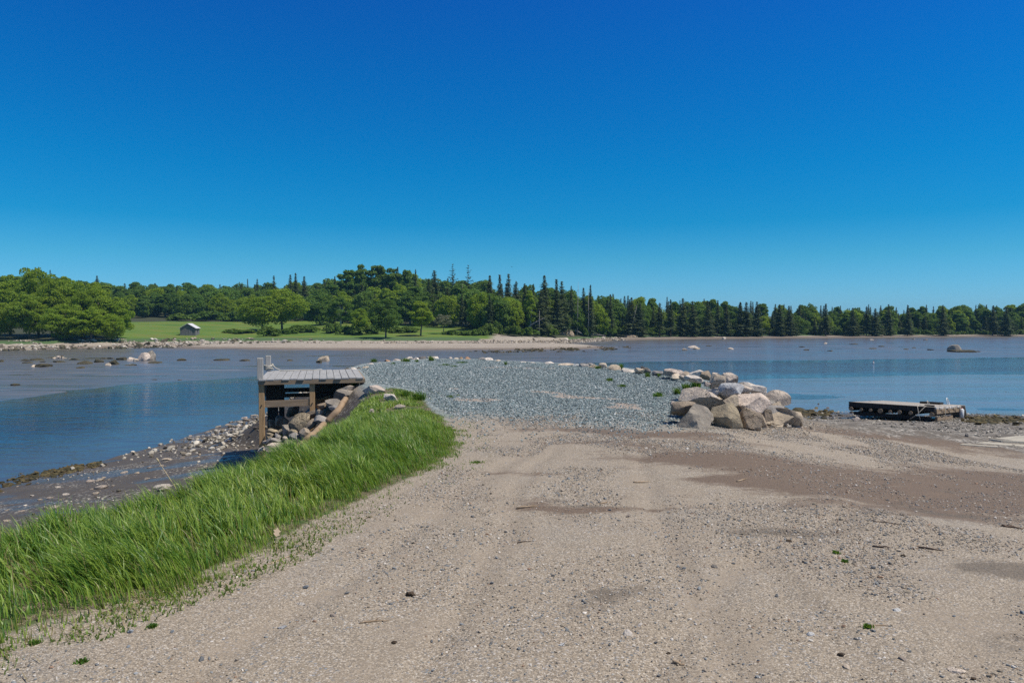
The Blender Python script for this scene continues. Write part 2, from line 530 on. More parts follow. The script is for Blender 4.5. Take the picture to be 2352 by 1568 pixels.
BROWN = [ground(*q)[:2] for q in [(1390, 1006), (1560, 1030), (1800, 1048), (2050, 1052), (2352, 1085), (2500, 1110), (2500, 1210), (2352, 1200), (2150, 1190), (1900, 1175), (1720, 1150), (1600, 1112), (1500, 1060)]]
BROWN = [(float(a), float(b)) for a, b in BROWN]


def ell(X, Y, cx, cy, a, b, rot=0):
    c, s = math.cos(rot), math.sin(rot)
    u = ((X - cx) * c + (Y - cy) * s) / a; v = (-(X - cx) * s + (Y - cy) * c) / b
    return np.clip(1.25 - np.sqrt(u * u + v * v), 0, 1)


def zones(X, Y, Z):
    sd = sdist(X, Y, PLAT)
    z = {}
    far = S((Y - 80) / 10)
    pad = S((Y - 10.6 - 0.11 * np.clip(1.5 - X, -4, 4) + (fbm(X * 0.5, Y * 0.5, 311) - 0.5) * 3.0) / 6.0) * S((0.45 + 0.9 * S((17 - Y) / 1.5) - sd) / (0.5 + 0.9 * S((17 - Y) / 1.5)))
    z['pad'] = pad * (X > -9) * (X < 9)
    g = sdist(X, Y, GRASS)
    z['soil'] = S((0.10 - g) / 0.5)
    ramp_side = S((X - 0.5) / 1.5) * S((19 - Y) / 2) + S((X - 4) / 3) * S((Y - 17) / 2)
    ramp_side = np.clip(ramp_side, 0, 1)
    out = S((sd - 0.1) / 0.5)
    mud = out * (1 - ramp_side) + ramp_side * S((Y - 27.5 + 0.08 * X) / 5) * S((sd + 0.2) / 1.0)
    mud = np.maximum(mud, S((Y - 33) / 4) * out)
    z['mud'] = np.clip(mud, 0, 1) * (1 - far)
    d, i = poly_dist(X, Y, NEARLAND)
    n = (fbm(X * 0.3, Y * 0.3, 71) - 0.5) * 3
    s = far_s(X, Y)
    dsp, _ = poly_dist(X, Y, SPIT, False)
    on_spit = (Y > 95) * S((11.0 - dsp + n * 0.4) / 1.2)
    flat = np.where(i, S((0.6 - d + n * 0.5) / 1.2), 1.0) * S((1.5 - s) / 3) * (1 - on_spit)
    z['flat'] = flat * (sd > -0.5)
    shore = S((s + 1.5) / 3)
    meadow = S((s - 9.8) / 1.0)
    mr = S((X + 10) / 12)
    z['spit'] = np.maximum(on_spit, shore) * (Y > 80)
    z['meadow'] = meadow * (1 - mr) * (Y > 80)
    z['marsh'] = S((s - 8.6) / 0.5) * S((15 - s) / 3) * (Y > 80) * np.where(X > 12, S((fbm(X * 0.02 + 3, Y * 0.0, 81, 2) - 0.42) / 0.1), S((-4 - X) / 4))
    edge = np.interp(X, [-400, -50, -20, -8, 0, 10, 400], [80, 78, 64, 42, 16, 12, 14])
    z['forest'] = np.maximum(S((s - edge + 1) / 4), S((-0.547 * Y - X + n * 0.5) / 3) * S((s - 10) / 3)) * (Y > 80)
    # stains on the road
    wx_ = (fbm(X * 0.9, Y * 1.6, 121, 4) - 0.5) * 1.6; wy_ = (fbm(X * 0.8, Y * 1.8, 131, 4) - 0.5) * 0.9
    X0_, Y0_ = X, Y
    X, Y = X + wx_, Y + wy_
    br = np.maximum.reduce([1.05 * S((0.9 - sdist(X, Y, BROWN)) / 2.0), 0.8 * ell(X, Y, 9.5, 9.0, 4, 1.3, -0.1),
                            ell(X, Y, 2.3, 12.4, 2.4, 0.55, -0.35), ell(X, Y, 9.0, 14.2, 5, 0.8, -0.1), ell(X, Y, 0.9, 7.4, 0.9, 0.30), 0.42 * S((fbm(X * 0.6, Y * 1.3, 401, 6) - 0.50) / 0.2) * S((X + 1.5) / 1.5) * S((Y - 5.5) / 1.5), ell(X, Y, 3.0, 9.9, 1.6, 0.3, -0.25)])
    z['brown'] = br
    z['dark'] = np.maximum.reduce([ell(X, Y, 2.5, 6.65, 0.95, 0.38, -0.15), ell(X, Y, 4.7, 7.7, 1.5, 0.14, -0.1), ell(X, Y, 5.6, 6.6, 1.0, 0.16, -0.1), ell(X, Y, 3.9, 5.6, 0.7, 0.45),
                                   0.9 * ell(X, Y, 0.55, 5.0, 0.6, 0.3), ell(X, Y, 1.1, 7.6, 0.5, 0.12), ell(X, Y, 5.6, 9.5, 0.6, 0.1), 0.9 * ell(X, Y, 3.5, 4.2, 0.9, 0.5)])
    z['rubble'] = S((Y + 0.25 * X - 14.5) / 4.0) * S((X - 2.8) / 1.5) * (1 - S((Y - 40) / 5)) * S((sd + 2.5) / 1.5)
    z['track'] = S(1 - track_dist(X, Y) / 0.30) * S((13.5 - Y) / 3) * (Y > 0)
    z['sandy'] = np.maximum.reduce([ell(X, Y, 1.65, 17.3, 1.5, 0.35, -0.35), ell(X, Y, 0.6, 18.0, 0.8, 0.22, -0.3), ell(X, Y, -0.4, 24.2, 1.3, 0.4), ell(X, Y, 1.0, 23.6, 0.9, 0.35),
                                    ell(X, Y, -1.4, 18.3, 0.6, 0.25), ell(X, Y, 2.6, 15.8, 1.0, 0.3, -0.4), ell(X, Y, -1.0, 16.5, 0.8, 0.2)])
    X, Y = X0_, Y0_
    dc, _ = poly_dist(X, Y, CHAN, False)
    z['drier'] = np.clip(S((s + 14) / 12) * S((X + 60) / 10) * S((30 - X) / 20) + 0.8 * S((1 - d) / 3) * i, 0, 1) + 0.9 * S((14 - dsp) / 4) * (Y > 95) * 0.8
    z['drier'] = np.clip(z['drier'], 0, 1)
    z['wet_sheen'] = S((X - 1) / 8) * S((78 - Y) / 14)  # right-hand wet flat: smoother, and tinted with painted sky sheen
    return z


ZN = zones(TX, TY, TZ)


def normals_grid(X, Y):
    e = 0.02 + 0.004 * np.hypot(X, Y)
    dx = (height(X + e, Y) - height(X - e, Y)) / (2 * e); dy = (height(X, Y + e) - height(X, Y - e)) / (2 * e)
    n = np.stack([-dx, -dy, np.ones_like(dx)], -1)
    return n / np.linalg.norm(n, axis=-1, keepdims=True)


TN = normals_grid(TX, TY)
idx = np.arange(nr * na).reshape(nr, na)
quads = np.stack([idx[:-1, :-1], idx[:-1, 1:], idx[1:, 1:], idx[1:, :-1]], -1).reshape(-1, 4)
pass
cls = np.zeros((nr, na), int)                       # road
cls[ZN['pad'] > 0.5] = 1
cls[ZN['soil'] > 0.5] = 2
cls[(ZN['mud'] > 0.5)] = 3
cls[(ZN['flat'] > 0.5)] = 4
cls[(ZN['spit'] > 0.5)] = 5
cls[(ZN['meadow'] > 0.5)] = 6
cls[(ZN['forest'] > 0.5)] = 7
cls[(TY < -20)] = 0
qc = cls.ravel()[quads].max(1)
names = ['gravel_road', 'slate_gravel_ground', 'soil_ground', 'mud_shore', 'tidal_mudflat_ground', 'gravel_shore', 'meadow_field', 'forest_ground']
za = np.stack([ZN['pad'], ZN['soil'], ZN['mud']], -1).reshape(-1, 3)
zb = np.stack([ZN['flat'], ZN['spit'], ZN['meadow']], -1).reshape(-1, 3)
zc = np.stack([ZN['brown'], ZN['dark'], ZN['rubble']], -1).reshape(-1, 3)
single = {k: np.repeat(ZN[v].reshape(-1, 1), 3, 1) for k, v in (('zone_d', 'sandy'), ('zone_e', 'marsh'), ('zone_f', 'forest'), ('zone_g', 'drier'), ('zone_h', 'wet_sheen'), ('zone_i', 'track'))}
TV = np.stack([TX, TY, TZ], -1).reshape(-1, 3); TNf = TN.reshape(-1, 3)
for ci, nm in enumerate(names):
    q = quads[qc == ci]
    if len(q) == 0: continue
    u, inv = np.unique(q, return_inverse=True)
    cols = {'zone_a': za[u], 'zone_b': zb[u], 'zone_c': zc[u]}
    cols.update({k: v[u] for k, v in single.items()})
    me = mesh_np(nm, TV[u], inv.reshape(q.shape), True, cols)
    me.normals_split_custom_set_from_vertices(TNf[u].tolist())
    tag(link(nm, me, None, MAT_GROUND), kind='structure')

# water of the channel: one level sheet, the flats rise out of it
wx = np.concatenate([np.linspace(-700, -80, 12, endpoint=False), np.linspace(-80, 80, 161), np.linspace(80, 900, 16)[1:]])
wy = np.concatenate([np.linspace(-60, 0, 7, endpoint=False), np.linspace(0, 100, 101), np.linspace(100, 240, 12)[1:]])
WX, WY = np.meshgrid(wx, wy)
wz = height(WX, WY)
sh = S((wz + 3.34) / 0.72)
wi = np.arange(WX.size).reshape(WX.shape)
wq = np.stack([wi[:-1, :-1], wi[:-1, 1:], wi[1:, 1:], wi[1:, :-1]], -1).reshape(-1, 4)
wm_ = mesh_np('water', np.stack([WX, WY, np.full_like(WX, ZW)], -1).reshape(-1, 3), wq, True, {'shallow': np.repeat(sh.reshape(-1, 1), 3, 1)})
tag(link('water', wm_, None, MAT_WATER), kind='structure')

# ================================================================== sky and sun
SUN_TO = Vector((-1.0, 0.22, -1.75)).normalized()      # the way the light travels
src = -SUN_TO
elev = math.asin(src.z); az = math.atan2(src.x, src.y)   # from +Y towards +X
sun = bpy.data.lights.new('sun', 'SUN'); sun.energy = 4.8; sun.angle = R(0.53); sun.color = (1.0, 0.935, 0.83)
so = link('sun', sun); so.rotation_euler = SUN_TO.to_track_quat('-Z', 'Y').to_euler(); so.location = (60, 20, 90)
world = bpy.data.worlds.new('World'); sc.world = world; world.use_nodes = True
wt = world.node_tree; wt.nodes.clear()
wo = wt.nodes.new('ShaderNodeOutputWorld'); bg = wt.nodes.new('ShaderNodeBackground')
sky = wt.nodes.new('ShaderNodeTexSky'); sky.sky_type = 'NISHITA'; sky.sun_disc = False
sky.sun_elevation = elev; sky.sun_rotation = az; sky.altitude = 0; sky.air_density = 1.0; sky.dust_density = 0.15; sky.ozone_density = 2.2
bg.inputs['Strength'].default_value = 0.1
tc = wt.nodes.new('ShaderNodeTexCoord'); sx = wt.nodes.new('ShaderNodeSeparateXYZ'); wt.links.new(tc.outputs['Generated'], sx.inputs[0])
cr = wt.nodes.new('ShaderNodeValToRGB'); wt.links.new(sx.outputs['Z'], cr.inputs[0])
SKYT = [(0.0, (.36, .76, 1.36)), (.028, (.29, .735, 1.27)), (.084, (.15, .68, 1.03)), (.132, (.035, .60, .98)), (.203, (.012, .59, 1.03)), (.314, (.014, .54, 1.11)), (.413, (.025, .48, 1.17)),
        (.60, (.40, .50, .75)), (.75, (.72, .66, .62)), (1.0, (.80, .70, .60))]
while len(cr.color_ramp.elements) > 1: cr.color_ramp.elements.remove(cr.color_ramp.elements[-1])
for i, (q_, c_) in enumerate(SKYT):
    e_ = cr.color_ramp.elements[0] if i == 0 else cr.color_ramp.elements.new(q_)
    e_.position = q_; e_.color = (*c_, 1)
mx = wt.nodes.new('ShaderNodeMix'); mx.data_type = 'RGBA'; mx.blend_type = 'MULTIPLY'; mx.inputs[0].default_value = 1.0
wt.links.new(sky.outputs[0], mx.inputs[6]); wt.links.new(cr.outputs[0], mx.inputs[7])
wt.links.new(mx.outputs[2], bg.inputs['Color']); wt.links.new(bg.outputs[0], wo.inputs['Surface'])

vs = sc.view_settings
vs.view_transform = 'Standard'; vs.look = 'None'; vs.exposure = 0; vs.gamma = 1; vs.use_curve_mapping = False
sc.render.engine = 'CYCLES'
sc.cycles.use_denoising = False
sc.cycles.max_bounces = 6; sc.cycles.diffuse_bounces = 3; sc.cycles.glossy_bounces = 3; sc.cycles.transmission_bounces = 4; sc.cycles.transparent_max_bounces = 6
# ================================================================== plant materials
def mat_leaf(name, base, var=0.35, yellow=(0.19, 0.22, 0.03), trans=0.35, scale=0.5, use_col=False):
    N = NT(name)
    info = N.n('ShaderNodeObjectInfo')
    rnd = info.outputs['Random']
    nz = N.noise(N.pos(), scale, 3, 0.6)
    c = N.mix(N.math('MULTIPLY', N.sstep(nz, 0.40, 0.70), var), base, yellow)
    dark = tuple(v * 0.55 for v in base)
    c = N.mix(N.math('MULTIPLY', rnd, 0.45), c, dark)
    c = N.mix(N.math('MULTIPLY', N.math('FRACT', N.math('MULTIPLY', rnd, 7.31)), 0.30), c, yellow)
    if use_col:
        c = N.mix(1.0, c, N.attr('tint').outputs['Color'], 'MULTIPLY')
    d = N.bsdf(c, 0.62, None, 0.25)
    t = N.n('ShaderNodeBsdfTranslucent', {'Color': N.mix(0.5, c, tuple(v * 1.3 for v in yellow))}).outputs[0]
    m = N.n('ShaderNodeMixShader', {0: trans, 1: d, 2: t}).outputs[0]
    return N.done(m)


def mat_bark(name, a, b):
    N = NT(name)
    nz = N.noise(N.vscale(N.obj(), (6, 6, 1.2)), 1.5, 4, 0.7)
    return N.done(N.bsdf(N.mix(nz, a, b), 0.9, N.bump(nz, 0.6, 0.03), 0.2))


M_LEAF = mat_leaf('broadleaf_foliage', (0.112, 0.225, 0.033), 0.30, (0.20, 0.28, 0.045), 0.45)
M_LEAF_BRIGHT = mat_leaf('yellow_green_foliage', (0.185, 0.310, 0.026), 0.5, (0.35, 0.43, 0.04), 0.5)  # lighter, yellower green leaf colour
M_NEEDLE = mat_leaf('spruce_needles', (0.066, 0.110, 0.040), 0.5, (0.13, 0.145, 0.058), 0.33)
M_PINE = mat_leaf('pine_needles', (0.035, 0.068, 0.026), 0.4, (0.07, 0.09, 0.03), 0.2)
M_BUSH = mat_leaf('bush_foliage', (0.072, 0.155, 0.018), 0.5, (0.18, 0.24, 0.028), 0.35)
M_PALE = mat_leaf('pale_blossom_foliage', (0.15, 0.18, 0.09), 0.6, (0.36, 0.36, 0.24), 0.3)
M_BARK = mat_bark('grey_bark', (0.10, 0.085, 0.07), (0.22, 0.19, 0.16))
M_BIRCH = mat_bark('birch_bark', (0.30, 0.28, 0.25), (0.62, 0.60, 0.56))
M_SNAG = mat_bark('dead_grey_wood', (0.22, 0.20, 0.18), (0.42, 0.40, 0.37))


def leaf_quads(C, Nn, size, aspect=0.62, r=None):
    r = r or rng
    n = len(C)
    Nn = Nn / np.linalg.norm(Nn, axis=1, keepdims=True)
    a = r.normal(size=(n, 3)); T = np.cross(Nn, a); T /= np.linalg.norm(T, axis=1, keepdims=True) + 1e-9
    B = np.cross(Nn, T)
    s = (size * r.uniform(0.6, 1.35, n))[:, None]
    V = np.stack([C + T * s, C + B * s * aspect, C - T * s, C - B * s * aspect], 1).reshape(-1, 3)
    Fq = np.arange(4 * n).reshape(n, 4)
    return V, Fq


def limb_mesh(name, limbs, seg=6):
    mb = MB()
    for pts, rad in limbs:
        mb.tube(pts, rad, seg)
    return mb.mesh(name, True)


def make_broadleaf(seed, Hh=10.0, W=7.0, base=0.18, n=5000, size=0.24, clumps=46, lobes=None, trunk_h=0.62, multi=1, flat=0.55, qs=1.0):
    """returns (trunk mesh, crown mesh): limbs rise into clumps, the leaves lie on the clumps with gaps between"""
    r = np.random.default_rng(seed)
    zc = Hh * (base + (1 - base) * 0.5); rz = Hh * (1 - base) * 0.5; rx = W / 2
    cc, cr_ = [], []
    tries = 0
    while len(cc) < clumps and tries < 6000:
        tries += 1
        u = r.normal(size=3); u /= np.linalg.norm(u)
        rad = r.uniform(0.35, 1.0) ** 0.5 * 0.86
        p = np.array([u[0] * rx * rad, u[1] * rx * rad, u[2] * rz * rad])
        zt = (p[2] / rz + 1) / 2
        taper = 1.0 - 0.45 * max(0, zt - 0.45) / 0.55 - 0.25 * max(0, 0.25 - zt) / 0.25
        p[0] *= taper; p[1] *= taper
        # one-sided bulges so that no outline is round
        a = math.atan2(p[1], p[0])
        k = 1 + 0.22 * math.sin(2 * a + seed) + 0.15 * math.sin(3 * a + 2 * seed + 3 * zt)
        p[0] *= k; p[1] *= k
        q = qs * r.uniform(0.085, 0.17) * W * (1.1 - 0.35 * zt)
        if all(np.linalg.norm((p - c) * (1, 1, 1.5)) > 0.55 * (q + s_) for c, s_ in zip(cc, cr_)):
            cc.append(p); cr_.append(q)
    cc = np.array(cc) + (0, 0, zc); cr_ = np.array(cr_)
    wgt = cr_ ** 2; wgt /= wgt.sum()
    which = r.choice(len(cc), n, p=wgt)
    u = r.normal(size=(n, 3)); u /= np.linalg.norm(u, axis=1, keepdims=True)
    u[:, 2] = np.where((u[:, 2] < -0.2) & (r.random(n) < 0.6), -u[:, 2], u[:, 2])
    rr = cr_[which][:, None] * (r.uniform(0.45, 1.12, n) ** 0.7)[:, None]
    lay = u * rr * np.array([1.15, 1.15, flat])
    C = cc[which] + lay
    Nn = u * 0.7 + np.array([0.15, -0.25, 0.3]) + r.normal(size=(n, 3)) * 0.9
    V, Q = leaf_quads(C, Nn, size, 0.62, r)
    V = np.array(V); zx = np.percentile(V[:, 2], 99.8); V[:, 2] *= Hh / zx
    ex = np.percentile(np.abs(V[:, :2]), 98.5) / (W / 2); V[:, :2] /= ex
    cc = cc * np.array([1 / ex, 1 / ex, Hh / zx])
    crown = mesh_np('crown', V, Q, False)
    limbs = []
    for m in range(multi):
        ox, oy = (r.normal(0, 0.25, 2) * (multi > 1))
        top = Hh * trunk_h
        lean = r.normal(0, 0.06 * Hh * (1 + multi * 0.5), 2)
        P = [(ox, oy, -0.4), (ox + lean[0] * 0.15, oy + lean[1] * 0.15, top * 0.3), (ox + lean[0] * 0.5, oy + lean[1] * 0.5, top * 0.65), (ox + lean[0], oy + lean[1], top)]
        b = 0.022 * Hh / math.sqrt(multi)
        limbs.append((P, [b * 1.3, b, b * 0.7, b * 0.3]))
        for c in cc[r.choice(len(cc), min(len(cc), 9 // multi + 2), replace=False)]:
            t = r.uniform(0.45, 0.95); k = Vector(P[1]).lerp(Vector(P[3]), t)
            c = Vector(c)
            if c.z < k.z - 0.6: k = Vector(P[1]).lerp(Vector(P[2]), 0.4)
            mid = k.lerp(c, 0.5) + Vector((0, 0, 0.05 * Hh))
            limbs.append(([k, mid, c], [b * 0.42, b * 0.28, b * 0.1]))
    return limb_mesh('trunk', limbs), crown


def make_spruce(seed, Hh=12.0, W=4.0, base=0.10, ragged=0.35, per=6, step=0.30, sz=0.21, dead_low=0.0, open_=False):
    r = np.random.default_rng(seed)
    Cs, Ns, Sz = [], [], []
    limbs = [([(0, 0, -0.4), (0.02 * Hh * r.normal(), 0, Hh * 0.5), (0.01 * Hh * r.normal(), 0, Hh)], [0.015 * Hh, 0.009 * Hh, 0.001 * Hh])]
    z = Hh * base
    ph = 0
    while z < Hh * 0.99:
        t = (z - Hh * base) / (Hh * (1 - base))
        prof = (1 - t) ** 0.85 * (0.72 + 0.28 * min(1, t / 0.18))
        k = max(3, int(per * (0.6 + 0.7 * prof)))
        level = r.uniform(1 - ragged, 1 + ragged * 0.5)
        for j in range(k):
            ph += 2.399 + r.normal(0, 0.25)
            L = W / 2 * prof * level * r.uniform(1 - ragged, 1.12) + 0.10
            if t < dead_low and r.random() < 0.75:
                continue
            el = (0.18 if open_ else -0.12) + 0.5 * t + r.normal(0, 0.08)
            dx, dy = math.cos(ph), math.sin(ph)
            m = max(2, int(L / (sz * 0.72)))
            for i in range(m):
                f = (i + 0.6 + r.uniform(-0.3, 0.3)) / m
                sag = (-0.28 * f * f + 0.16 * f ** 3) * L
                c = np.array([dx * L * f, dy * L * f, z + L * f * math.tan(el) * 0.7 + sag])
                for s_ in (1, 2):
                    side = r.normal(0, 0.16 * L * (1 - 0.6 * f) + 0.05)
                    Cs.append(c + np.array([-dy * side, dx * side, -abs(side) * 0.3 + r.normal(0, 0.05)]))
                    Ns.append(np.array([dx * 0.35 + r.normal(0, 0.35), dy * 0.35 + r.normal(0, 0.35), 0.8]))
                    Sz.append(sz * (1.15 - 0.45 * f) * (0.75 + 0.5 * prof))
            if dead_low > 0 and t < dead_low + 0.1 and r.random() < 0.3:
                limbs.append(([(0, 0, z), (dx * L * 0.6, dy * L * 0.6, z - 0.1 * L)], [0.02, 0.008]))
        z += step * r.uniform(0.75, 1.3) * (1.15 - 0.4 * t)
    Cs, Ns, Sz = np.array(Cs), np.array(Ns), np.array(Sz)
    V, Q = leaf_quads(Cs, Ns, Sz, 0.5, r)
    return limb_mesh('trunk', limbs, 5), mesh_np('crown', V, Q, False)


def make_bush(seed, W=3.0, Hh=1.6, n=2600, size=0.15):
    r = np.random.default_rng(seed)
    k = 22
    cc = np.stack([r.normal(0, W * 0.22, k), r.normal(0, W * 0.22, k), r.uniform(0.1, 0.62, k) * Hh], 1)
    cc[:, 2] *= 1.15 - 0.5 * (np.hypot(cc[:, 0], cc[:, 1]) / (W * 0.5))
    cr_ = r.uniform(0.2, 0.36, k) * Hh
    which = r.integers(0, k, n)
    u = r.normal(size=(n, 3)); u /= np.linalg.norm(u, axis=1, keepdims=True); u[:, 2] = np.abs(u[:, 2]) - 0.15
    C = cc[which] + u * (cr_[which] * r.uniform(0.5, 1.15, n))[:, None]
    C[:, 2] = np.maximum(C[:, 2], 0.02)
    V, Q = leaf_quads(C, u + np.array([0, 0, 0.6]) + r.normal(size=(n, 3)) * 0.5, size, 0.62, r)
    return mesh_np('bush', V, Q, False)


BROAD = [make_broadleaf(100 + i, 10, (7.6, 6.6, 8.4, 7.0, 6.0)[i], (0.02, 0.05, 0.0, 0.0, 0.03)[i], 10500, 0.22, (78, 66, 90, 80, 60)[i], flat=1.0) for i in range(5)]
NEARB = [make_broadleaf(200 + i, 10, (9.5, 8.4, 10.2, 8.8)[i], (0.02, 0.05, 0.0, 0.06)[i], 16000, 0.17, (80, 72, 88, 70)[i], flat=0.7, qs=0.82) for i in range(4)]
MEADB = [make_broadleaf(300, 8, 8.6, 0.10, 13000, 0.16, 76, trunk_h=0.5, flat=0.55), make_broadleaf(301, 8, 6.3, 0.12, 11000, 0.16, 64, trunk_h=0.6, flat=0.7), make_broadleaf(302, 8, 6.0, 0.16, 10500, 0.16, 60, trunk_h=0.6)]
TALLB = [make_broadleaf(400 + i, 14, 6.4, 0.10, 10000, 0.27, 70, trunk_h=0.8, flat=0.8) for i in range(2)]
BIRCHB = [make_broadleaf(450, 9, 6.2, 0.15, 8000, 0.16, 56, trunk_h=0.75, multi=3, flat=0.6), make_broadleaf(451, 10, 4.6, 0.12, 6500, 0.18, 50, trunk_h=0.85, flat=0.7)]
PALEB = make_broadleaf(460, 5, 4.3, 0.36, 3600, 0.11, 30, trunk_h=0.6, flat=0.6)
SPR = [make_spruce(500 + i, 12, (5.4, 4.8, 6.0, 4.4, 5.6, 5.0)[i], (0.03, 0.05, 0.03, 0.08, 0.04, 0.12)[i], (0.42, 0.5, 0.45, 0.55, 0.4, 0.6)[i], per=8, step=0.27, sz=0.24, dead_low=(0, 0, 0, 0.12, 0, 0.25)[i]) for i in range(6)]
PINE = [make_spruce(600 + i, 14, 7.5, 0.35, 0.5, 4, 0.62, 0.27, 0.1, True) for i in range(2)]
BUSHM = [make_bush(700 + i, (3.2, 3.8, 2.6)[i], (1.5, 1.7, 1.8)[i]) for i in range(3)]


def tree(name, proto, leaf_mat, bark, loc, hscale, wscale, label, cat='tree', group=None):
    e = empty(name, loc, rng.uniform(0, 6.28))
    e.scale = (wscale, wscale, hscale)
    tag(e, label, cat, group)
    for nm, me, m in (('trunk', proto[0], bark), ('crown', proto[1], leaf_mat)):
        o = link(nm, me, e)
        if not me.materials: me.materials.append(m)
        if me.materials[0] is not m:
            o.material_slots[0].link = 'OBJECT'; o.material_slots[0].material = m
    return e


SKYX = [-400, 0, 30, 60, 90, 150, 230, 300, 400, 500, 560, 600, 640, 680, 700, 740, 780, 800, 830, 870, 900, 940, 980, 1000, 1040, 1060, 1076, 1100, 1130, 1160, 1200, 1230, 1250, 1270, 1285, 1310,
        1350, 1400, 1450, 1500, 1550, 1600, 1650, 1700, 1750, 1800, 1850, 1900, 1950, 2000, 2050, 2100, 2150, 2200, 2250, 2300, 2352, 3000]
SKYY = [630, 632, 632, 634, 634, 640, 645, 648, 649, 648, 650, 648, 647, 646, 650, 645, 640, 636, 632, 630, 630, 632, 640, 640, 636, 636, 634, 640, 642, 644, 655, 662, 660, 662, 664, 668,
        674, 676, 678, 684, 686, 688, 690, 691, 695, 697, 699, 700, 702, 700, 703, 704, 702, 702, 701, 701, 702, 703]


def top_z(X, Y, dy=0.0):
    px = CX + F * X / Y
    return HC + (HY - (np.interp(px, SKYX, SKYY) + dy)) / F * Y


STAND_NAMES = [(-300, 150, 'on the hill behind the bright left shore trees'), (150, 330, 'on the hill left of the shed'),
               (330, 560, 'in the wood edge behind the grey shed'), (560, 720, 'behind the spreading meadow trees'), (720, 860, 'behind the meadow birches'),
               (860, 1010, 'behind the round meadow shore trees'), (1010, 1130, 'behind the small pale tree'), (1130, 1260, 'where the meadow meets the spit'),
               (1260, 1400, 'around the sandy eroded bank'), (1400, 1560, 'beside the leaning dead tree'), (1560, 1790, 'behind the far marsh grass strip'),
               (1790, 2000, 'behind the pale far beach'), (2000, 2200, 'behind the big mudflat boulder'), (2200, 3000, 'at the hazy far right shore')]


def stand(px):
    for a, b, s in STAND_NAMES:
        if a <= px < b: return s
    return STAND_NAMES[0][2] if px < 0 else STAND_NAMES[-1][2]


def auto_tree(kind, X, Y, ztop, row, wmul=1.0):
    z = hz(X, Y)
    Hh = max(2.5, ztop - z)
    px = CX + F * X / Y
    st = stand(px)
    if kind == 'spruce':
        p = SPR[rng.integers(len(SPR))]
        hs = Hh / 12.0; ws = max(0.5, hs * rng.uniform(1.0, 1.55)) * wmul
        return tree('spruce_tree', p, M_NEEDLE, M_BARK, (X, Y, z), hs, ws, 'dark spruce ' + row + ' ' + st, 'spruce', 'dark spruces ' + row + ' ' + st)
    p = (BROAD + BROAD + TALLB[:1])[rng.integers(11)]
    b0 = 14.0 if p is TALLB[0] else 10.0
    hs = Hh / b0; ws = min(1.4, max(0.5, (Hh / 8.5) * rng.uniform(0.85, 1.15))) * wmul
    m = M_LEAF_BRIGHT if rng.random() < 0.22 else M_LEAF
    kindw = 'light green tree ' if m is M_LEAF_BRIGHT else 'mid green tree '
    return tree('broadleaf_tree', p, m, M_BARK, (X, Y, z), hs, ws, kindw + row + ' ' + st, 'tree', kindw + 'in the wood ' + row + ' ' + st)


def px_tree(name, proto, leaf, bark, px, top, w, Y, h0, w0, label, cat='tree', group=None):
    """a tree that stands at depth Y in the direction of a column of the photo, as tall and wide as it shows there"""
    X = (px - CX) / F * Y
    z = hz(X, Y)
    Hh = HC + (HY - top) / F * Y - z
    return tree(name, proto, leaf, bark, (X, Y, z), Hh / h0, w / F * Y / w0, label, cat, group)


# the bright wood on the left shore
LC = [(-46, 646, 120, 132, 'half cut off by the picture edge, at the back'), (22, 634, 96, 131, 'with the second highest crown'), (88, 618, 96, 130, 'with the highest crown'), (158, 637, 90, 129, 'tall, just right of the highest crown'),
      (220, 650, 88, 128, 'sloping down towards the shed'), (270, 684, 66, 127, 'small and rounded at the right end beside the meadow'), (-14, 696, 90, 121, 'low in front at the picture edge'), (66, 672, 76, 121, 'in front with a visible pale trunk'),
      (148, 700, 84, 119.5, 'in front with low boughs over the stones'), (208, 706, 86, 120, 'in front with wide flat boughs'), (256, 722, 56, 122, 'short and bushy before the meadow'), (118, 648, 80, 126, 'in the middle between back and front crowns'),
      (190, 664, 74, 124, 'in the middle with dark gaps below')]
for i, (px, top, w, Y, d) in enumerate(LC):
    px_tree('broadleaf_tree', NEARB[i % 4], M_LEAF_BRIGHT, M_BARK, px, top, w, Y, 10.0, 8.6, 'bright green left shore tree, ' + d, 'tree', 'bright trees on the left shore')

# trees standing free on the meadow
px_tree('broadleaf_tree', MEADB[0], M_LEAF_BRIGHT, M_BARK, 602, 682, 96, 153, 8, 8.0, 'lower left one of two spreading trees joined on the meadow')
px_tree('broadleaf_tree', MEADB[0], M_LEAF_BRIGHT, M_BARK, 648, 665, 105, 157, 8, 8.0, 'taller right one of two spreading trees joined on the meadow')
px_tree('broadleaf_tree', MEADB[1], M_LEAF, M_BARK, 886, 688, 62, 135, 8, 5.9, 'upright oval tree with bare trunk foot at the meadow shore')
px_tree('broadleaf_tree', MEADB[2], M_LEAF_BRIGHT, M_BARK, 966, 692, 56, 142, 8, 5.7, 'round tree with a thin trunk casting shade on the meadow')
px_tree('blossom_tree', PALEB, M_PALE, M_BARK, 1018, 722, 34, 149, 5, 4.0, 'small pale blossoming tree with round crown on the meadow')
px_tree('broadleaf_tree', MEADB[1], M_LEAF_BRIGHT, M_BARK, 827, 709, 38, 145, 8, 5.9, 'narrow light green tree rising from the meadow bushes')
px_tree('birch_tree', BIRCHB[0], M_LEAF, M_BIRCH, 783, 684, 62, 168, 9, 5.8, 'grey green birch with three white stems behind the meadow bushes', 'birch')
px_tree('birch_tree', BIRCHB[1], M_LEAF_BRIGHT, M_BIRCH, 1218, 668, 36, 152, 10, 4.4, 'slim light green birch at the wood corner by the spit', 'birch')
px_tree('broadleaf_tree', BROAD[2], M_LEAF, M_BARK, 735, 668, 80, 178, 10, 8.0, 'wide dull green tree right of the two spreading meadow trees')
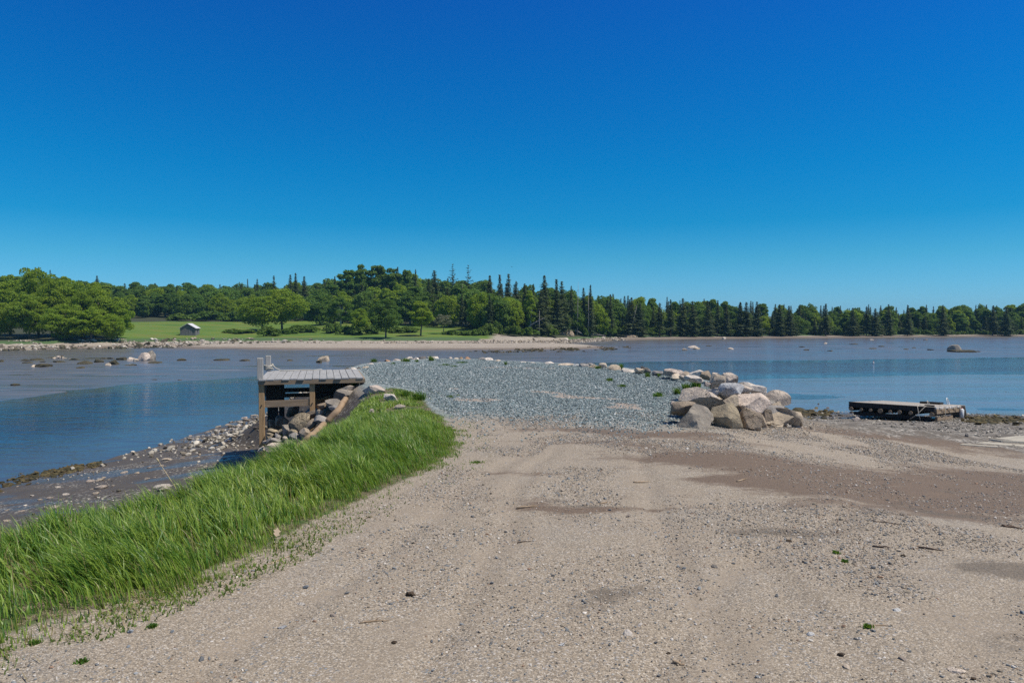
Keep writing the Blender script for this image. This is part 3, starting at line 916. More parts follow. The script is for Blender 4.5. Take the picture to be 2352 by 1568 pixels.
px_tree('broadleaf_tree', BROAD[0], M_LEAF_BRIGHT, M_BARK, 1102, 672, 60, 160, 10, 7.3, 'light green tree standing out before dark spruces by the meadow end')
px_tree('broadleaf_tree', BROAD[1], M_LEAF, M_BARK, 1135, 690, 46, 156, 10, 6.4, 'mid green tree leaning over the right meadow corner')
# tall dark trees on the skyline
for i, (px, top, w, Y) in enumerate([(800, 622, 50, 205), (830, 609, 46, 207), (868, 612, 56, 208), (905, 618, 50, 206), (938, 622, 40, 204)]):
    px_tree('broadleaf_tree', TALLB[i % 2], M_LEAF, M_BARK, px, top, w, Y, 14, 6.0,
            'tall dark poplar-like tree on the skyline, ' + ('leftmost of five', 'highest of five', 'middle and broadest of five', 'fourth of five from the left', 'last and lowest of five')[i], 'tree', 'tall dark trees on the skyline')
for px, top, w, Y, d in [(1040, 605, 44, 190, 'the taller, left of the pair'), (1076, 607, 46, 192, 'the right of the pair')]:
    px_tree('pine_tree', PINE[0 if px < 1050 else 1], M_PINE, M_BARK, px, top, w, Y, 14, 6.2, 'open crowned pine standing above the wood, ' + d, 'pine', 'pair of open pines')
# spruces that stick out of the skyline
SPK = [(84, 613, 14, 235), (118, 620, 12, 240), (225, 633, 18, 238), (570, 640, 12, 215), (592, 640, 12, 217), (630, 632, 18, 205), (668, 630, 22, 203), (680, 627, 20, 204), (700, 634, 20, 206), (770, 634, 16, 208), (914, 612, 20, 206), (955, 618, 16, 200),
       (998, 620, 36, 182), (985, 640, 30, 178), (1125, 632, 24, 168), (1148, 630, 28, 166), (1168, 628, 26, 167), (1186, 645, 22, 168), (1205, 650, 22, 160), (1225, 652, 18, 162), (1250, 632, 34, 158), (1278, 640, 28, 159), (1290, 645, 26, 162),
       (1312, 656, 20, 164), (1340, 660, 20, 166), (1356, 654, 20, 165), (1242, 668, 26, 152), (1402, 664, 16, 170), (1450, 670, 24, 172), (1540, 674, 22, 176), (1568, 676, 26, 178), (1590, 683, 24, 178), (1625, 680, 20, 180), (1648, 678, 20, 182), (1700, 682, 22, 183), (1714, 680, 26, 183),
       (1738, 684, 24, 184), (1790, 690, 22, 186), (1812, 692, 22, 188), (1896, 686, 24, 190), (1958, 694, 22, 191), (1990, 690, 18, 192), (2040, 690, 18, 193), (2085, 692, 18, 194), (2165, 690, 16, 196), (2280, 690, 22, 199), (2310, 692, 22, 199), (1515, 682, 22, 174), (1470, 688, 20, 172), (1668, 690, 22, 182), (2010, 698, 24, 191)]
for i, (px, top, w, Y) in enumerate(SPK):
    near = stand(px)
    if px > 1390: top += 8 + (i * 7) % 6
    px_tree('spruce_tree', SPR[i % 6], M_NEEDLE, M_BARK, px, top, w * (1.9 + 0.5 * ((i * 37) % 10) / 10), Y, 12, 5.0, 'tall spruce tip breaking the skyline ' + near, 'spruce', 'spruces breaking the skyline ' + near)

# the woods: rows from the edge back up the hill
for row, name, fr, sp in ((0, 'in the front row', 0.74, 2.6), (1, 'in the second row', 0.88, 3.0), (2, 'in the back rows', 1.0, 3.6), (3, 'in the back rows', 1.0, 5.0)):
    px = 1125.0
    while px < 2420:
        X0 = (px - CX) / F
        Ysh = np.interp(X0 * 175, FARX, FARY)
        Y = max(150, Ysh) + 15 + row * 7 + rng.uniform(-3, 4)
        if px < 1290: Y = 152 + (px - 1125) * 0.10 + row * 8 + rng.uniform(-2, 3)
        X = X0 * Y
        ps = (0.50 if px < 1800 else 0.40) if row < 2 else 0.62
        k = 'spruce' if rng.random() < ps else 'leaf'
        zt = top_z(X, Y, rng.uniform(-4, 5) if k == 'spruce' else rng.uniform(-4, 5))
        zg = hz(X, Y)
        f = fr * rng.uniform(0.70, 1.05) if row < 2 else rng.uniform(0.94, 1.03)
        auto_tree(k, X, Y, zg + (zt - zg) * f, name, 0.8 if row > 1 else 0.92)
        px += 0.82 * sp * rng.uniform(0.7, 1.3) / Y * F * (0.9 if k == 'spruce' else 1.25)
for row, Yb, sp, fr in ((0, 200, 3.2, 0.70), (1, 209, 3.8, 0.84), (2, 224, 4.6, 0.95), (3, 246, 6.0, 1.0)):
    px = 110.0 if row < 2 else -60.0
    while px < 1130:
        Y = Yb + rng.uniform(-4, 4)
        if row < 2 and px > 700: Y -= (px - 700) * 0.085
        X = (px - CX) / F * Y
        k = 'spruce' if rng.random() < (0.10 if px < 560 else 0.28) else 'leaf'
        zt = top_z(X, Y, rng.uniform(-1, 4)); zg = hz(X, Y)
        auto_tree(k, X, Y, zg + (zt - zg) * fr * rng.uniform(0.88, 1.05), ('in the front row', 'in the second row', 'in the back rows', 'in the back rows')[row], 1.0 if row == 0 else 1.15)
        px += sp * rng.uniform(0.75, 1.25) / Y * F

# bushes on the meadow and along the wood edge
BUSH = [(535, 764, 56, 12, 'left of the spreading meadow trees'), (560, 766, 44, 10, 'low, before the left spreading tree'), (620, 772, 50, 26, 'dark, in the shade of the spreading trees'), (662, 766, 60, 16, 'right of the spreading trees'),
        (700, 762, 60, 18, 'in the middle of the meadow below the birches'), (765, 764, 50, 24, 'left end of the long thicket'), (798, 767, 60, 26, 'highest part of the long thicket'), (835, 769, 50, 24, 'around the narrow light tree'), (862, 766, 44, 20, 'left of the oval tree'),
        (912, 764, 46, 18, 'between the oval and the round tree'), (938, 763, 40, 16, 'left of the round tree'), (1035, 768, 46, 12, 'dark low strip right of the round tree'), (1066, 769, 46, 13, 'dark low strip below the meadow end'), (1096, 770, 46, 16, 'dark low strip at the spit'),
        (1118, 770, 44, 30, 'bright, at the right meadow corner'), (1140, 768, 38, 40, 'tall, at the right meadow corner'), (1175, 771, 50, 26, 'greyish, left of the fallen white trunk'), (1210, 771, 44, 22, 'below the fallen white trunk'), (290, 744, 26, 14, 'right of the bright left wood'), (262, 766, 50, 20, 'at the foot of the bright left wood'),
        (1265, 771, 40, 28, 'left of the eroded bank'), (1340, 770, 44, 30, 'right of the eroded bank'), (1390, 770, 44, 26, 'over the driftwood'), (1500, 768, 44, 20, 'at the far shore by the small slump'), (410, 736, 60, 22, 'behind the shed at the wood edge'), (480, 737, 60, 26, 'grey green, at the wood edge'), (530, 738, 50, 28, 'at the wood edge left of the spreading trees')]
for i, (px, base, w, h, d) in enumerate(BUSH):
    g = ground(px, base, 90)
    o = link('bush', BUSHM[i % 3], None, M_BUSH)
    if len(BUSHM[i % 3].materials) == 0: BUSHM[i % 3].materials.append(M_BUSH)
    o.location = g; o.rotation_euler = (0, 0, rng.uniform(0, 6))
    o.scale = (w / F * g[1] / 2.9, w / F * g[1] / 2.9 * 0.8, h / F * g[1] / 1.5)
    tag(o, 'leafy green bush ' + d, 'bush', 'bushes of the far shore')

# low growth along the wood edge of the right far shore
px = 1400.0
while px < 2400:
    X0 = (px - CX) / F
    Y = np.interp(X0 * 178, FARX, FARY) + 13.5 + rng.uniform(-1, 2.5)
    X = X0 * Y
    o = link('bush', BUSHM[rng.integers(3)], None, M_BUSH)
    o.location = (X, Y, hz(X, Y)); o.rotation_euler = (0, 0, rng.uniform(0, 6))
    w_ = rng.uniform(0.7, 1.25)
    o.scale = (w_ * 1.1, w_, rng.uniform(0.9, 2.0))
    tag(o, 'low bush at the foot of the wood ' + stand(px), 'bush', 'low bushes at the foot of the wood ' + stand(px))
    px += rng.uniform(14, 30)


# dead and fallen wood on the far shore
def snag(px, base, top, lean, label, Y):
    X = (px - CX) / F * Y; z = hz(X, Y); Hh = HC + (HY - top) / F * Y - z
    e = empty('dead_tree', (X, Y, z)); tag(e, label, 'dead tree')
    limbs = [([(0, 0, -0.3), (lean * 0.4, 0, Hh * 0.5), (lean, 0, Hh)], [0.10, 0.07, 0.015])]
    link('trunk', limb_mesh('trunk', limbs, 5), e, M_SNAG)
    for k in range(16):
        t = rng.uniform(0.35, 0.97); a = rng.uniform(0, 6.28); L = (1.1 - t) * rng.uniform(0.5, 1.6)
        p = Vector((lean * t * t, 0, Hh * t))
        link('branch', limb_mesh('branch', [([p, p + Vector((math.cos(a) * L, math.sin(a) * L, 0.15 * L))], [0.03, 0.01])], 4), e, M_SNAG)


snag(1326, 760, 648, 0.2, 'thin bare grey dead spruce rising above the eroded bank', 163)
snag(1352, 760, 664, -0.1, 'short bare dead spruce right of the tallest snag', 164)
snag(1448, 768, 700, 1.6, 'grey dead spruce leaning right over the far shore', 171)
snag(1238, 768, 712, 0.1, 'upright broken grey snag touching the fallen white trunk', 150)
snag(1062, 690, 650, 0.0, 'bare grey dead top among the spruces behind the pale tree', 180)
for (x0, y0, x1, y1, Y, r_, lab) in [(1214, 750, 1252, 729, 150, 0.13, 'fallen white birch trunk propped slanting at the wood edge'), (1321, 758, 1345, 772, 163, 0.12, 'pale driftwood trunk lying down the eroded bank'),
                                     (1355, 768, 1392, 771, 164, 0.10, 'long grey driftwood log lying along the far shore'), (1795, 771, 1812, 768, 190, 0.12, 'bleached driftwood stump by the pale far beach')]:
    a, b = at(x0, y0, Y), at(x1, y1, Y + 0.6)
    mid = (a + b) / 2 + (0, 0, 0.12)
    tag(link('driftwood_log', limb_mesh('driftwood_log', [([a, mid, b], [r_, r_ * 0.8, r_ * 0.4])], 7), None, M_SNAG), lab, 'driftwood')
# ================================================================== grass of the bank, stones of the gravel, weeds
def mat_grass():
    N = NT('bank_grass')
    c = N.attr('tint').outputs['Color']
    d = N.bsdf(c, 0.42, None, 0.5)
    t = N.n('ShaderNodeBsdfTranslucent', {'Color': N.mix(0.6, c, (0.22, 0.34, 0.03))}).outputs[0]
    return N.done(N.n('ShaderNodeMixShader', {0: 0.45, 1: d, 2: t}).outputs[0])


M_GRASS = mat_grass()


def blades(P, Ln, lean, lean_dir, width, col, name, flat=False):
    """P base points, Ln lengths, lean 0..1.5, lean_dir angle, width: one mesh of curved tapering blades"""
    n = len(P)
    t = np.array([0, 0.36, 0.72, 1.0])
    az_ = rng.uniform(0, 6.28, n)                      # which way the flat of the blade faces
    wv = np.stack([np.cos(az_), np.sin(az_), np.zeros(n)], 1)
    ld = np.stack([np.cos(lean_dir), np.sin(lean_dir), np.zeros(n)], 1)
    th = lean[:, None] * t[None] ** 1.0 * (0.35 + 0.65 * t[None])          # bend angle along the blade
    if flat: th = np.repeat(lean[:, None], 4, 1)
    seg = np.diff(t, prepend=0)[None] * Ln[:, None]
    hz_ = np.cumsum(np.sin(th) * seg, 1); up = np.cumsum(np.cos(th) * seg, 1)
    pts = P[:, None] + ld[:, None] * hz_[..., None] + np.array([0, 0, 1.0]) * up[..., None]
    wd = width[:, None] * np.array([0.8, 1.0, 0.62, 0.06])[None]
    L = pts - wv[:, None] * wd[..., None] * 0.5; Rr = pts + wv[:, None] * wd[..., None] * 0.5
    V = np.stack([L, Rr], 2).reshape(n, 8, 3)
    base = np.arange(n)[:, None] * 8
    q = np.array([[0, 1, 3, 2], [2, 3, 5, 4], [4, 5, 7, 6]])
    Q = (base[:, None] + q[None]).reshape(-1, 4)
    shade = np.repeat(col[:, None], 8, 1).reshape(-1, 3)
    return mesh_np(name, V.reshape(-1, 3), Q, True, {'tint': shade})


def scatter(poly, n, seed):
    r = np.random.default_rng(seed)
    p = np.array(poly); lo, hi = p.min(0), p.max(0)
    out = []
    got = 0
    while got < n:
        X = r.uniform(lo[0], hi[0], 200000); Y = r.uniform(lo[1], hi[1], 200000)
        d, i = poly_dist(X, Y, poly)
        out.append(np.stack([X[i], Y[i]], 1)); got += int(i.sum())
    return np.concatenate(out)[:n]


GVIS = [(-9.2, 0.2), (-4.8, 2.6), (-2.9, 3.9), (-2.1, 5.15), (-1.7, 7.1), (-1.1, 8.6), (-0.75, 10.2), (-0.7, 12.2), (-1.2, 14.4),
        (-1.8, 16.4), (-2.3, 18.1), (-3.1, 19.0), (-3.6, 18.4), (-3.75, 17.2), (-3.6, 15.6), (-3.3, 13.5), (-3.2, 11), (-3.4, 9.2), (-3.9, 7.6), (-4.9, 6.4), (-6.8, 5.1), (-12, 2.5), (-12.5, 1)]
gp = scatter(GVIS, 330000, 5)
gX, gY = gp[:, 0], gp[:, 1]
gd = -sdist(gX, gY, GVIS)
clump = fbm(gX * 1.5, gY * 1.5, 91, 4)
tuft = fbm(gX * 5.5, gY * 5.5, 95, 2)
road_side, _ = poly_dist(gX, gY, GVIS[0:12], False)
tall = S((road_side - 0.12) / 0.8)
prob = 0.25 + 0.75 * S((clump - 0.30) / 0.25)
prob *= 0.45 + 0.55 * S((road_side - 0.02) / 0.45)
prob *= 0.25 + 0.75 * S((tuft - 0.34) / 0.16)
prob *= np.where(gY > 13.2, 0.85, 1.0)
prob *= np.where(gd < (fbm(gX * 2.3, gY * 2.3, 193, 3) - 0.34) * 0.6, 0.10, 1.0)
SLAB_PX = [(858, 903, 0.55), (898, 921, 0.40), (917, 940, 0.30), (853, 950, 0.16)]
for sx0, sy0, sr in SLAB_PX:
    sg = ground(sx0, sy0)
    prob *= np.where((np.hypot(gX - sg[0], (gY - sg[1]) * 0.7) < sr), 0.05, 1.0)
keep = rng.random(len(gX)) < prob * 0.95
gX, gY, tall, clump, tuft, road_side = gX[keep], gY[keep], tall[keep], clump[keep], tuft[keep], road_side[keep]
n = len(gX)
Lg = (0.055 + 0.285 * tall * (0.05 + 1.5 * clump) * (0.6 + 0.8 * tuft)) * rng.uniform(0.55, 1.25, n)
Lg *= 1 - 0.60 * S((gY - 11.5) / 3.5)
lean = rng.normal(1.0, 0.33, n) * (0.5 + 0.5 * tall)
ldir = math.pi * 0.93 + (fbm(gX * 1.1, gY * 1.1, 99) - 0.5) * 4.2 + rng.normal(0, 0.6, n)
wid = rng.uniform(0.0045, 0.0095, n) * (0.7 + 0.3 * tall) * (1 + 0.05 * gY)
g0 = np.array([0.185, 0.325, 0.045]); g1 = np.array([0.360, 0.470, 0.075]); gdk = np.array([0.085, 0.195, 0.040]); dry = np.array([0.34, 0.28, 0.13])
u = np.clip(fbm(gX * 0.8 + 9, gY * 0.8, 103) * 1.6 - 0.3 + rng.normal(0, 0.25, n), 0, 1)[:, None]
colr = g0 * (1 - u) + g1 * u
v = (rng.random(n) < 0.28)[:, None]
colr = np.where(v, gdk * rng.uniform(0.8, 1.3, (n, 1)), colr)
v = (rng.random(n) < 0.045 + 0.16 * (road_side < 0.45) + 0.08 * (clump < 0.4))[:, None]
colr = np.where(v, dry * rng.uniform(0.6, 1.1, (n, 1)), colr)
colr *= rng.uniform(0.8, 1.2, (n, 1))
gz = height(gX, gY)
gm = blades(np.stack([gX, gY, gz - 0.015], 1), Lg, np.clip(lean, 0.05, 1.5), ldir, wid, colr, 'grass')
tag(link('grass', gm, None, M_GRASS), 'long bright green grass blown over along the bank beside the gravel road', 'grass', kind='stuff')
print('grass blades', n)

# low weeds and clover that creep from the bank onto the road edge, with straw
ep = scatter([(-7, 1.2), (-4.2, 2.6), (-2.75, 4.0), (-1.95, 5.2), (-1.3, 6.9), (-0.62, 8.4), (-0.2, 10.2), (-0.3, 12.2), (-0.9, 14.4), (-1.5, 16.6), (-2.0, 18.4), (-1.2, 19.6), (-3.2, 20), (-3.2, 18.6), (-2.3, 17.6), (-1.9, 16.4),
              (-1.3, 14.4), (-0.85, 12.2), (-0.9, 10.2), (-1.25, 8.6), (-1.85, 7.1), (-2.5, 5.3), (-3.4, 4.2), (-5, 3.0), (-9, 0.4)], 60000, 8)
eX, eY = ep[:, 0], ep[:, 1]
cl = fbm(eX * 2.2, eY * 2.2, 111, 4); dG, _ = poly_dist(eX, eY, GVIS[0:12], False)
sparse = 1 - 0.88 * S((eY - 6.2) / 1.6)
keep = (rng.random(len(eX)) < sparse) & (cl > 0.50 + 0.10 * S(dG / 0.6) + 0.06 * S((eY - 7) / 2) * S((dG - 0.1) / 0.3)) & (rng.random(len(eX)) < 0.26)
eX, eY = eX[keep], eY[keep]; n = len(eX)
lw = rng.uniform(0.012, 0.035, n) * (1 + 0.6 * (eY < 6.5))
c_ = np.array([0.17, 0.25, 0.05])[None] * rng.uniform(0.6, 1.3, (n, 1)) + (rng.random((n, 1)) < 0.12) * np.array([0.2, 0.14, 0.08])
wm2 = blades(np.stack([eX, eY, height(eX, eY) - 0.004], 1), lw, rng.uniform(0.5, 1.5, n), rng.uniform(0, 6.28, n), rng.uniform(0.006, 0.018, n), c_, 'ground_weeds')
tag(link('ground_weeds', wm2, None, M_GRASS), 'low clover and weeds creeping from the grass bank onto the road edge', 'weeds', kind='stuff')
n = 700
k = rng.integers(0, len(eX), n)
sx_, sy_ = eX[k] + rng.normal(0, 0.15, n), eY[k] + rng.normal(0, 0.15, n)
st_ = blades(np.stack([sx_, sy_, height(sx_, sy_) + 0.012], 1), rng.uniform(0.06, 0.24, n), rng.uniform(1.46, 1.57, n), rng.normal(2.9, 0.7, n), rng.uniform(0.004, 0.009, n),
             np.array([0.48, 0.38, 0.24])[None] * rng.uniform(0.5, 1.2, (n, 1)), 'straw_litter', True)
tag(link('straw_litter', st_, None, M_GRASS), 'dry straw and reed bits washed up along the road edge of the grass', 'straw', kind='stuff')


# weed tufts growing out of the slate gravel and between the boulders
def tuft_mesh(seed, wid_, hgt, n, yellow=0.0):
    r = np.random.default_rng(seed)
    rad_ = np.abs(r.normal(0, 0.32, n)) * wid_ * 0.6; a = r.uniform(0, 6.28, n)
    P = np.stack([rad_ * np.cos(a), rad_ * np.sin(a) * 0.8, np.full(n, -0.01)], 1)
    c = np.array([0.10, 0.21, 0.030])[None] * r.uniform(0.6, 1.3, (n, 1)) + (r.random((n, 1)) < 0.1 + yellow) * np.array([0.12, 0.06, 0.03])
    return blades(P, hgt * r.uniform(0.4, 1.0, n), r.uniform(0.1, 1.1, n), a + r.normal(0, 0.5, n), r.uniform(0.010, 0.024, n), c, 'weed_tuft')


TUFTS = [(463.0 + 396, 831, 22, 9, 'beside the pale boulders nearest the dock'), (932.5, 831, 24, 11, 'bushy, before the big white boulder'), (905, 836, 10, 5, 'small, before the rust coloured boulder'), (958, 832, 12, 8, 'yellowish, before the white pair of boulders'),
         (991, 829, 18, 14, 'dry and tall, before the widest white boulder'), (1024, 839, 40, 5, 'flat strip in the gravel behind the slate yard centre'), (1043, 842, 22, 4, 'flat, nearer the camera than the flat strip'), (1062, 834, 40, 5, 'thin and grassy, before the orange boulders'), (1161, 838, 7, 9, 'single, before the small white stones'),
         (1373, 847, 18, 9, 'grassy, before the brown tan boulder'), (1427, 848, 10, 16, 'tall with seed stalks, right of the broad tan boulder'), (1487, 866, 12, 13, 'reddish, under the dark slanting boulder'), (1401, 875, 17, 9, 'alone in the open gravel'), (1430, 888, 22, 7, 'low and bright in the open gravel'),
         (1513, 830 + 36, 6, 10, 'thin stalks by the grey boulder'), (1512, 910, 34, 12, 'broad leafy, left of the rock pile'), (1555, 905, 18, 18, 'upright leafy, touching the rock pile'), (1600, 890, 26, 26, 'tallest grassy, behind the big faceted rock'), (1576, 895, 26, 18, 'lower grassy, left of the tallest tuft'),
         (1635, 893, 10, 12, 'narrow, among the pale rocks'), (962, 918, 54, 22, 'large bright grassy, by the half buried white slabs'), (930, 910, 40, 16, 'grassy, between the two white slabs'), (815, 885, 20, 18, 'dark leafy, under the deck corner'), (1035, 912, 20, 6, 'yellow green, in the slate at the grass end'),
         (1052, 908, 10, 4, 'tiny, in the slate beside a yellow green tuft'), (1860 + 60, 1270, 10, 4, 'sparse, in the dark patch on the right of the road'), (1940, 1290, 14, 4, 'sparse, lower in the dark patch'), (1992, 1440, 8, 4, 'tiny, near the right edge of the road'), (1096, 1062, 34, 4, 'yellowish mat on the road by the grass'),
         (190, 1520, 14, 5, 'flat green rosette on the gravel at the lower left'), (80, 1478, 26, 8, 'broad leaved, at the lower left grass corner'), (350, 1440, 10, 4, 'tiny, beside a grey pebble on the lower left road')]
for i, (x, y, w, h, d) in enumerate(TUFTS):
    g = ground(x, y)
    wm_w, hm = max(0.08, w / F * g[1]), max(0.04, h / F * g[1] * 1.1)
    me = tuft_mesh(900 + i, wm_w, hm, int(np.clip(70 + 320 * wm_w, 70, 460)), 0.35 if 'yellow' in d or 'dry' in d or 'reddish' in d else 0)
    o = link('weed_tuft', me, None, M_GRASS); o.location = g
    tag(o, 'green weed tuft, ' + d, 'weed', 'weed tufts in the gravel')

# the dry seed stalk that stands above the bank
a_, b_ = at(402, 1117, 8.0), at(361, 1054, 8.1)
a0 = np.array([a_[0] + 0.15, a_[1], hz(a_[0] + 0.15, a_[1])])
e = empty('dry_grass_stalk', a0); tag(e, 'single dry straw coloured seed stalk leaning left above the bank grass', 'stalk')
N_ = NT('straw'); M_STRAW = N_.done(N_.bsdf((0.48, 0.38, 0.22), 0.7))
link('stem', limb_mesh('stem', [([(0, 0, 0), tuple(a_ - a0), tuple(b_ - a0)], [0.005, 0.004, 0.0025])], 5), e, M_STRAW)
link('seed_head', limb_mesh('seed_head', [([tuple(a_ * 0.12 + b_ * 0.88 - a0), tuple(b_ - a0), tuple(b_ * 1.04 - a_ * 0.04 - a0)], [0.004, 0.011, 0.003])], 5), e, M_STRAW)
# ================================================================== boulders and stones
def mat_rock(name='boulder_stone'):
    N = NT(name)
    oc = N.n('ShaderNodeObjectInfo').outputs['Color']
    rnd = N.n('ShaderNodeObjectInfo').outputs['Random']
    g = N.obj()
    vec = N.n('ShaderNodeVectorMath', operation='ADD'); N.set(vec.inputs[0], g)
    cv = N.n('ShaderNodeCombineXYZ', {0: N.math('MULTIPLY', rnd, 91.0), 1: N.math('MULTIPLY', rnd, 37.0), 2: N.math('MULTIPLY', rnd, 53.0)})
    N.set(vec.inputs[1], cv.outputs[0]); v = vec.outputs[0]
    n1 = N.noise(v, 2.6, 5, 0.65); n2 = N.noise(v, 11.0, 5, 0.7); n3 = N.noise(v, 60.0, 3, 0.7)
    c = N.mix(N.sstep(n1, 0.35, 0.68), N.mix(1.0, oc, (0.62, 0.60, 0.60), 'MULTIPLY'), N.mix(1.0, oc, (1.18, 1.12, 1.05), 'MULTIPLY'))
    c = N.mix(N.math('MULTIPLY', N.sstep(n2, 0.56, 0.72), 0.5), c, N.mix(1.0, oc, (0.42, 0.40, 0.38), 'MULTIPLY'))
    c = N.mix(N.math('MULTIPLY', N.sstep(n3, 0.55, 0.72), 0.30), c, (0.62, 0.58, 0.53))
    c = N.mix(N.math('MULTIPLY', N.sstep(N.noise(v, 3.4, 4, 0.7), 0.60, 0.72), N.math('MULTIPLY', rnd, 0.3)), c, (0.34, 0.25, 0.15))
    ck = N.vor(N.n('ShaderNodeVectorMath', {0: v, 1: N.n('ShaderNodeVectorMath', {0: N.noise(v, 3.0, 3, out='Color')}, operation='SCALE').outputs[0]}, operation='ADD').outputs[0], 2.3, 'Distance', 'DISTANCE_TO_EDGE')
    crack = N.math('MULTIPLY', N.inv(N.sstep(ck, 0.004, 0.022)), N.sstep(N.noise(v, 1.3, 2), 0.47, 0.56))
    c = N.mix(N.math('MULTIPLY', crack, 0.7), c, N.mix(1.0, oc, (0.22, 0.2, 0.18), 'MULTIPLY'))
    h = N.math('ADD', N.math('MULTIPLY', n2, 0.045), N.math('MULTIPLY', n3, 0.010))
    h = N.math('SUBTRACT', h, N.math('MULTIPLY', crack, 0.03))
    h = N.math('ADD', h, N.math('MULTIPLY', n1, 0.05))
    return N.done(N.bsdf(c, 0.86, N.bump(h, 0.9, 1.0), 0.25))


M_ROCK = mat_rock()
_ico = {}


def ico(sub):
    if sub not in _ico:
        bm = bmesh.new(); bmesh.ops.create_icosphere(bm, subdivisions=sub, radius=1.0)
        V = np.array([v.co[:] for v in bm.verts]); Fc = np.array([[v.index for v in f.verts] for f in bm.faces]); bm.free()
        _ico[sub] = (V, Fc)
    return _ico[sub]


def rock_mesh(name, seed, dims, cuts=9, sub=4, lump=0.10, depth=(0.55, 0.92)):
    cuts = cuts + 3; lump = lump * 0.5; depth = (depth[0] * 0.86, depth[1] * 0.80)
    r = np.random.default_rng(seed)
    V, Fc = ico(sub); V = V.copy()
    for k in range(cuts):
        nrm = r.normal(size=3); nrm /= np.linalg.norm(nrm)
        d = r.uniform(*depth)
        over = V @ nrm - d
        V -= np.where(over > 0, over, 0)[:, None] * nrm[None]
    for f, a in ((1.6, lump), (3.4, lump * 0.6), (7.5, lump * 0.4), (15, lump * 0.22)):
        for _ in range(3):
            k = r.normal(size=3); k /= np.linalg.norm(k)
            V += (a * 0.5 * np.sin(f * (V @ k) * 2 + r.uniform(0, 6.28)))[:, None] * r.normal(size=3)[None] * 0.6
    lo, hi = V.min(0), V.max(0)
    V = (V - (lo + hi) / 2) / (hi - lo) * np.array(dims)[None]
    me = mesh_np(name, V, Fc, True)
    me.set_sharp_from_angle(angle=R(38))
    return me


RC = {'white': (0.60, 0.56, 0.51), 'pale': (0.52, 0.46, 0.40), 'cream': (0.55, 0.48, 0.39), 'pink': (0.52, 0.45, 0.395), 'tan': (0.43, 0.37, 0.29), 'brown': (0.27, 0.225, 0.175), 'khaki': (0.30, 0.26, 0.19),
      'grey': (0.33, 0.32, 0.31), 'dark': (0.15, 0.145, 0.14), 'blue': (0.44, 0.46, 0.48), 'rust': (0.42, 0.26, 0.16), 'weed': (0.065, 0.06, 0.035), 'orange': (0.42, 0.27, 0.13), 'mid': (0.26, 0.24, 0.21)}
_rs = [3000]


def rock(px, py, w, h, Y, col, label, cuts=9, sub=4, deep=0.85, extra=0.15, rot=None, group=None, name='boulder', cat='boulder', lump=0.10, depth=(0.55, 0.92), tilt=0.25):
    """a boulder centred where the photo shows it, at its own distance; EXTRA of its height goes into the ground"""
    _rs[0] += 1
    if Y is None:
        g = ground(px, py + h * 0.5 - h * 0.08)
        Y = g[1] + 0.35 * w / F * g[1]
        grounded = True
    p = at(px, py, Y)
    wm_, hm = w / F * Y, h / F * Y
    hh = hm * (1 + extra)
    me = rock_mesh(name, _rs[0], (wm_, wm_ * deep, hh), cuts, sub, lump, depth)
    o = link(name, me, None, M_ROCK)
    o.location = (p[0], p[1], p[2] - hm * extra * 0.5)
    o.rotation_euler = rot if rot is not None else (0, 0, 0)
    c = RC[col] if isinstance(col, str) else col
    k = random.uniform(1.06, 1.30)
    o.color = (c[0] * k, c[1] * k, c[2] * k, 1)
    tag(o, label, cat, group)
    return o


PILE = 'boulders of the rock pile at the corner of the slate yard'
def zp6(cx, cy, w, h): return 1450.4 + cx * .2, 815.4 + cy * .2, w * .2, h * .2


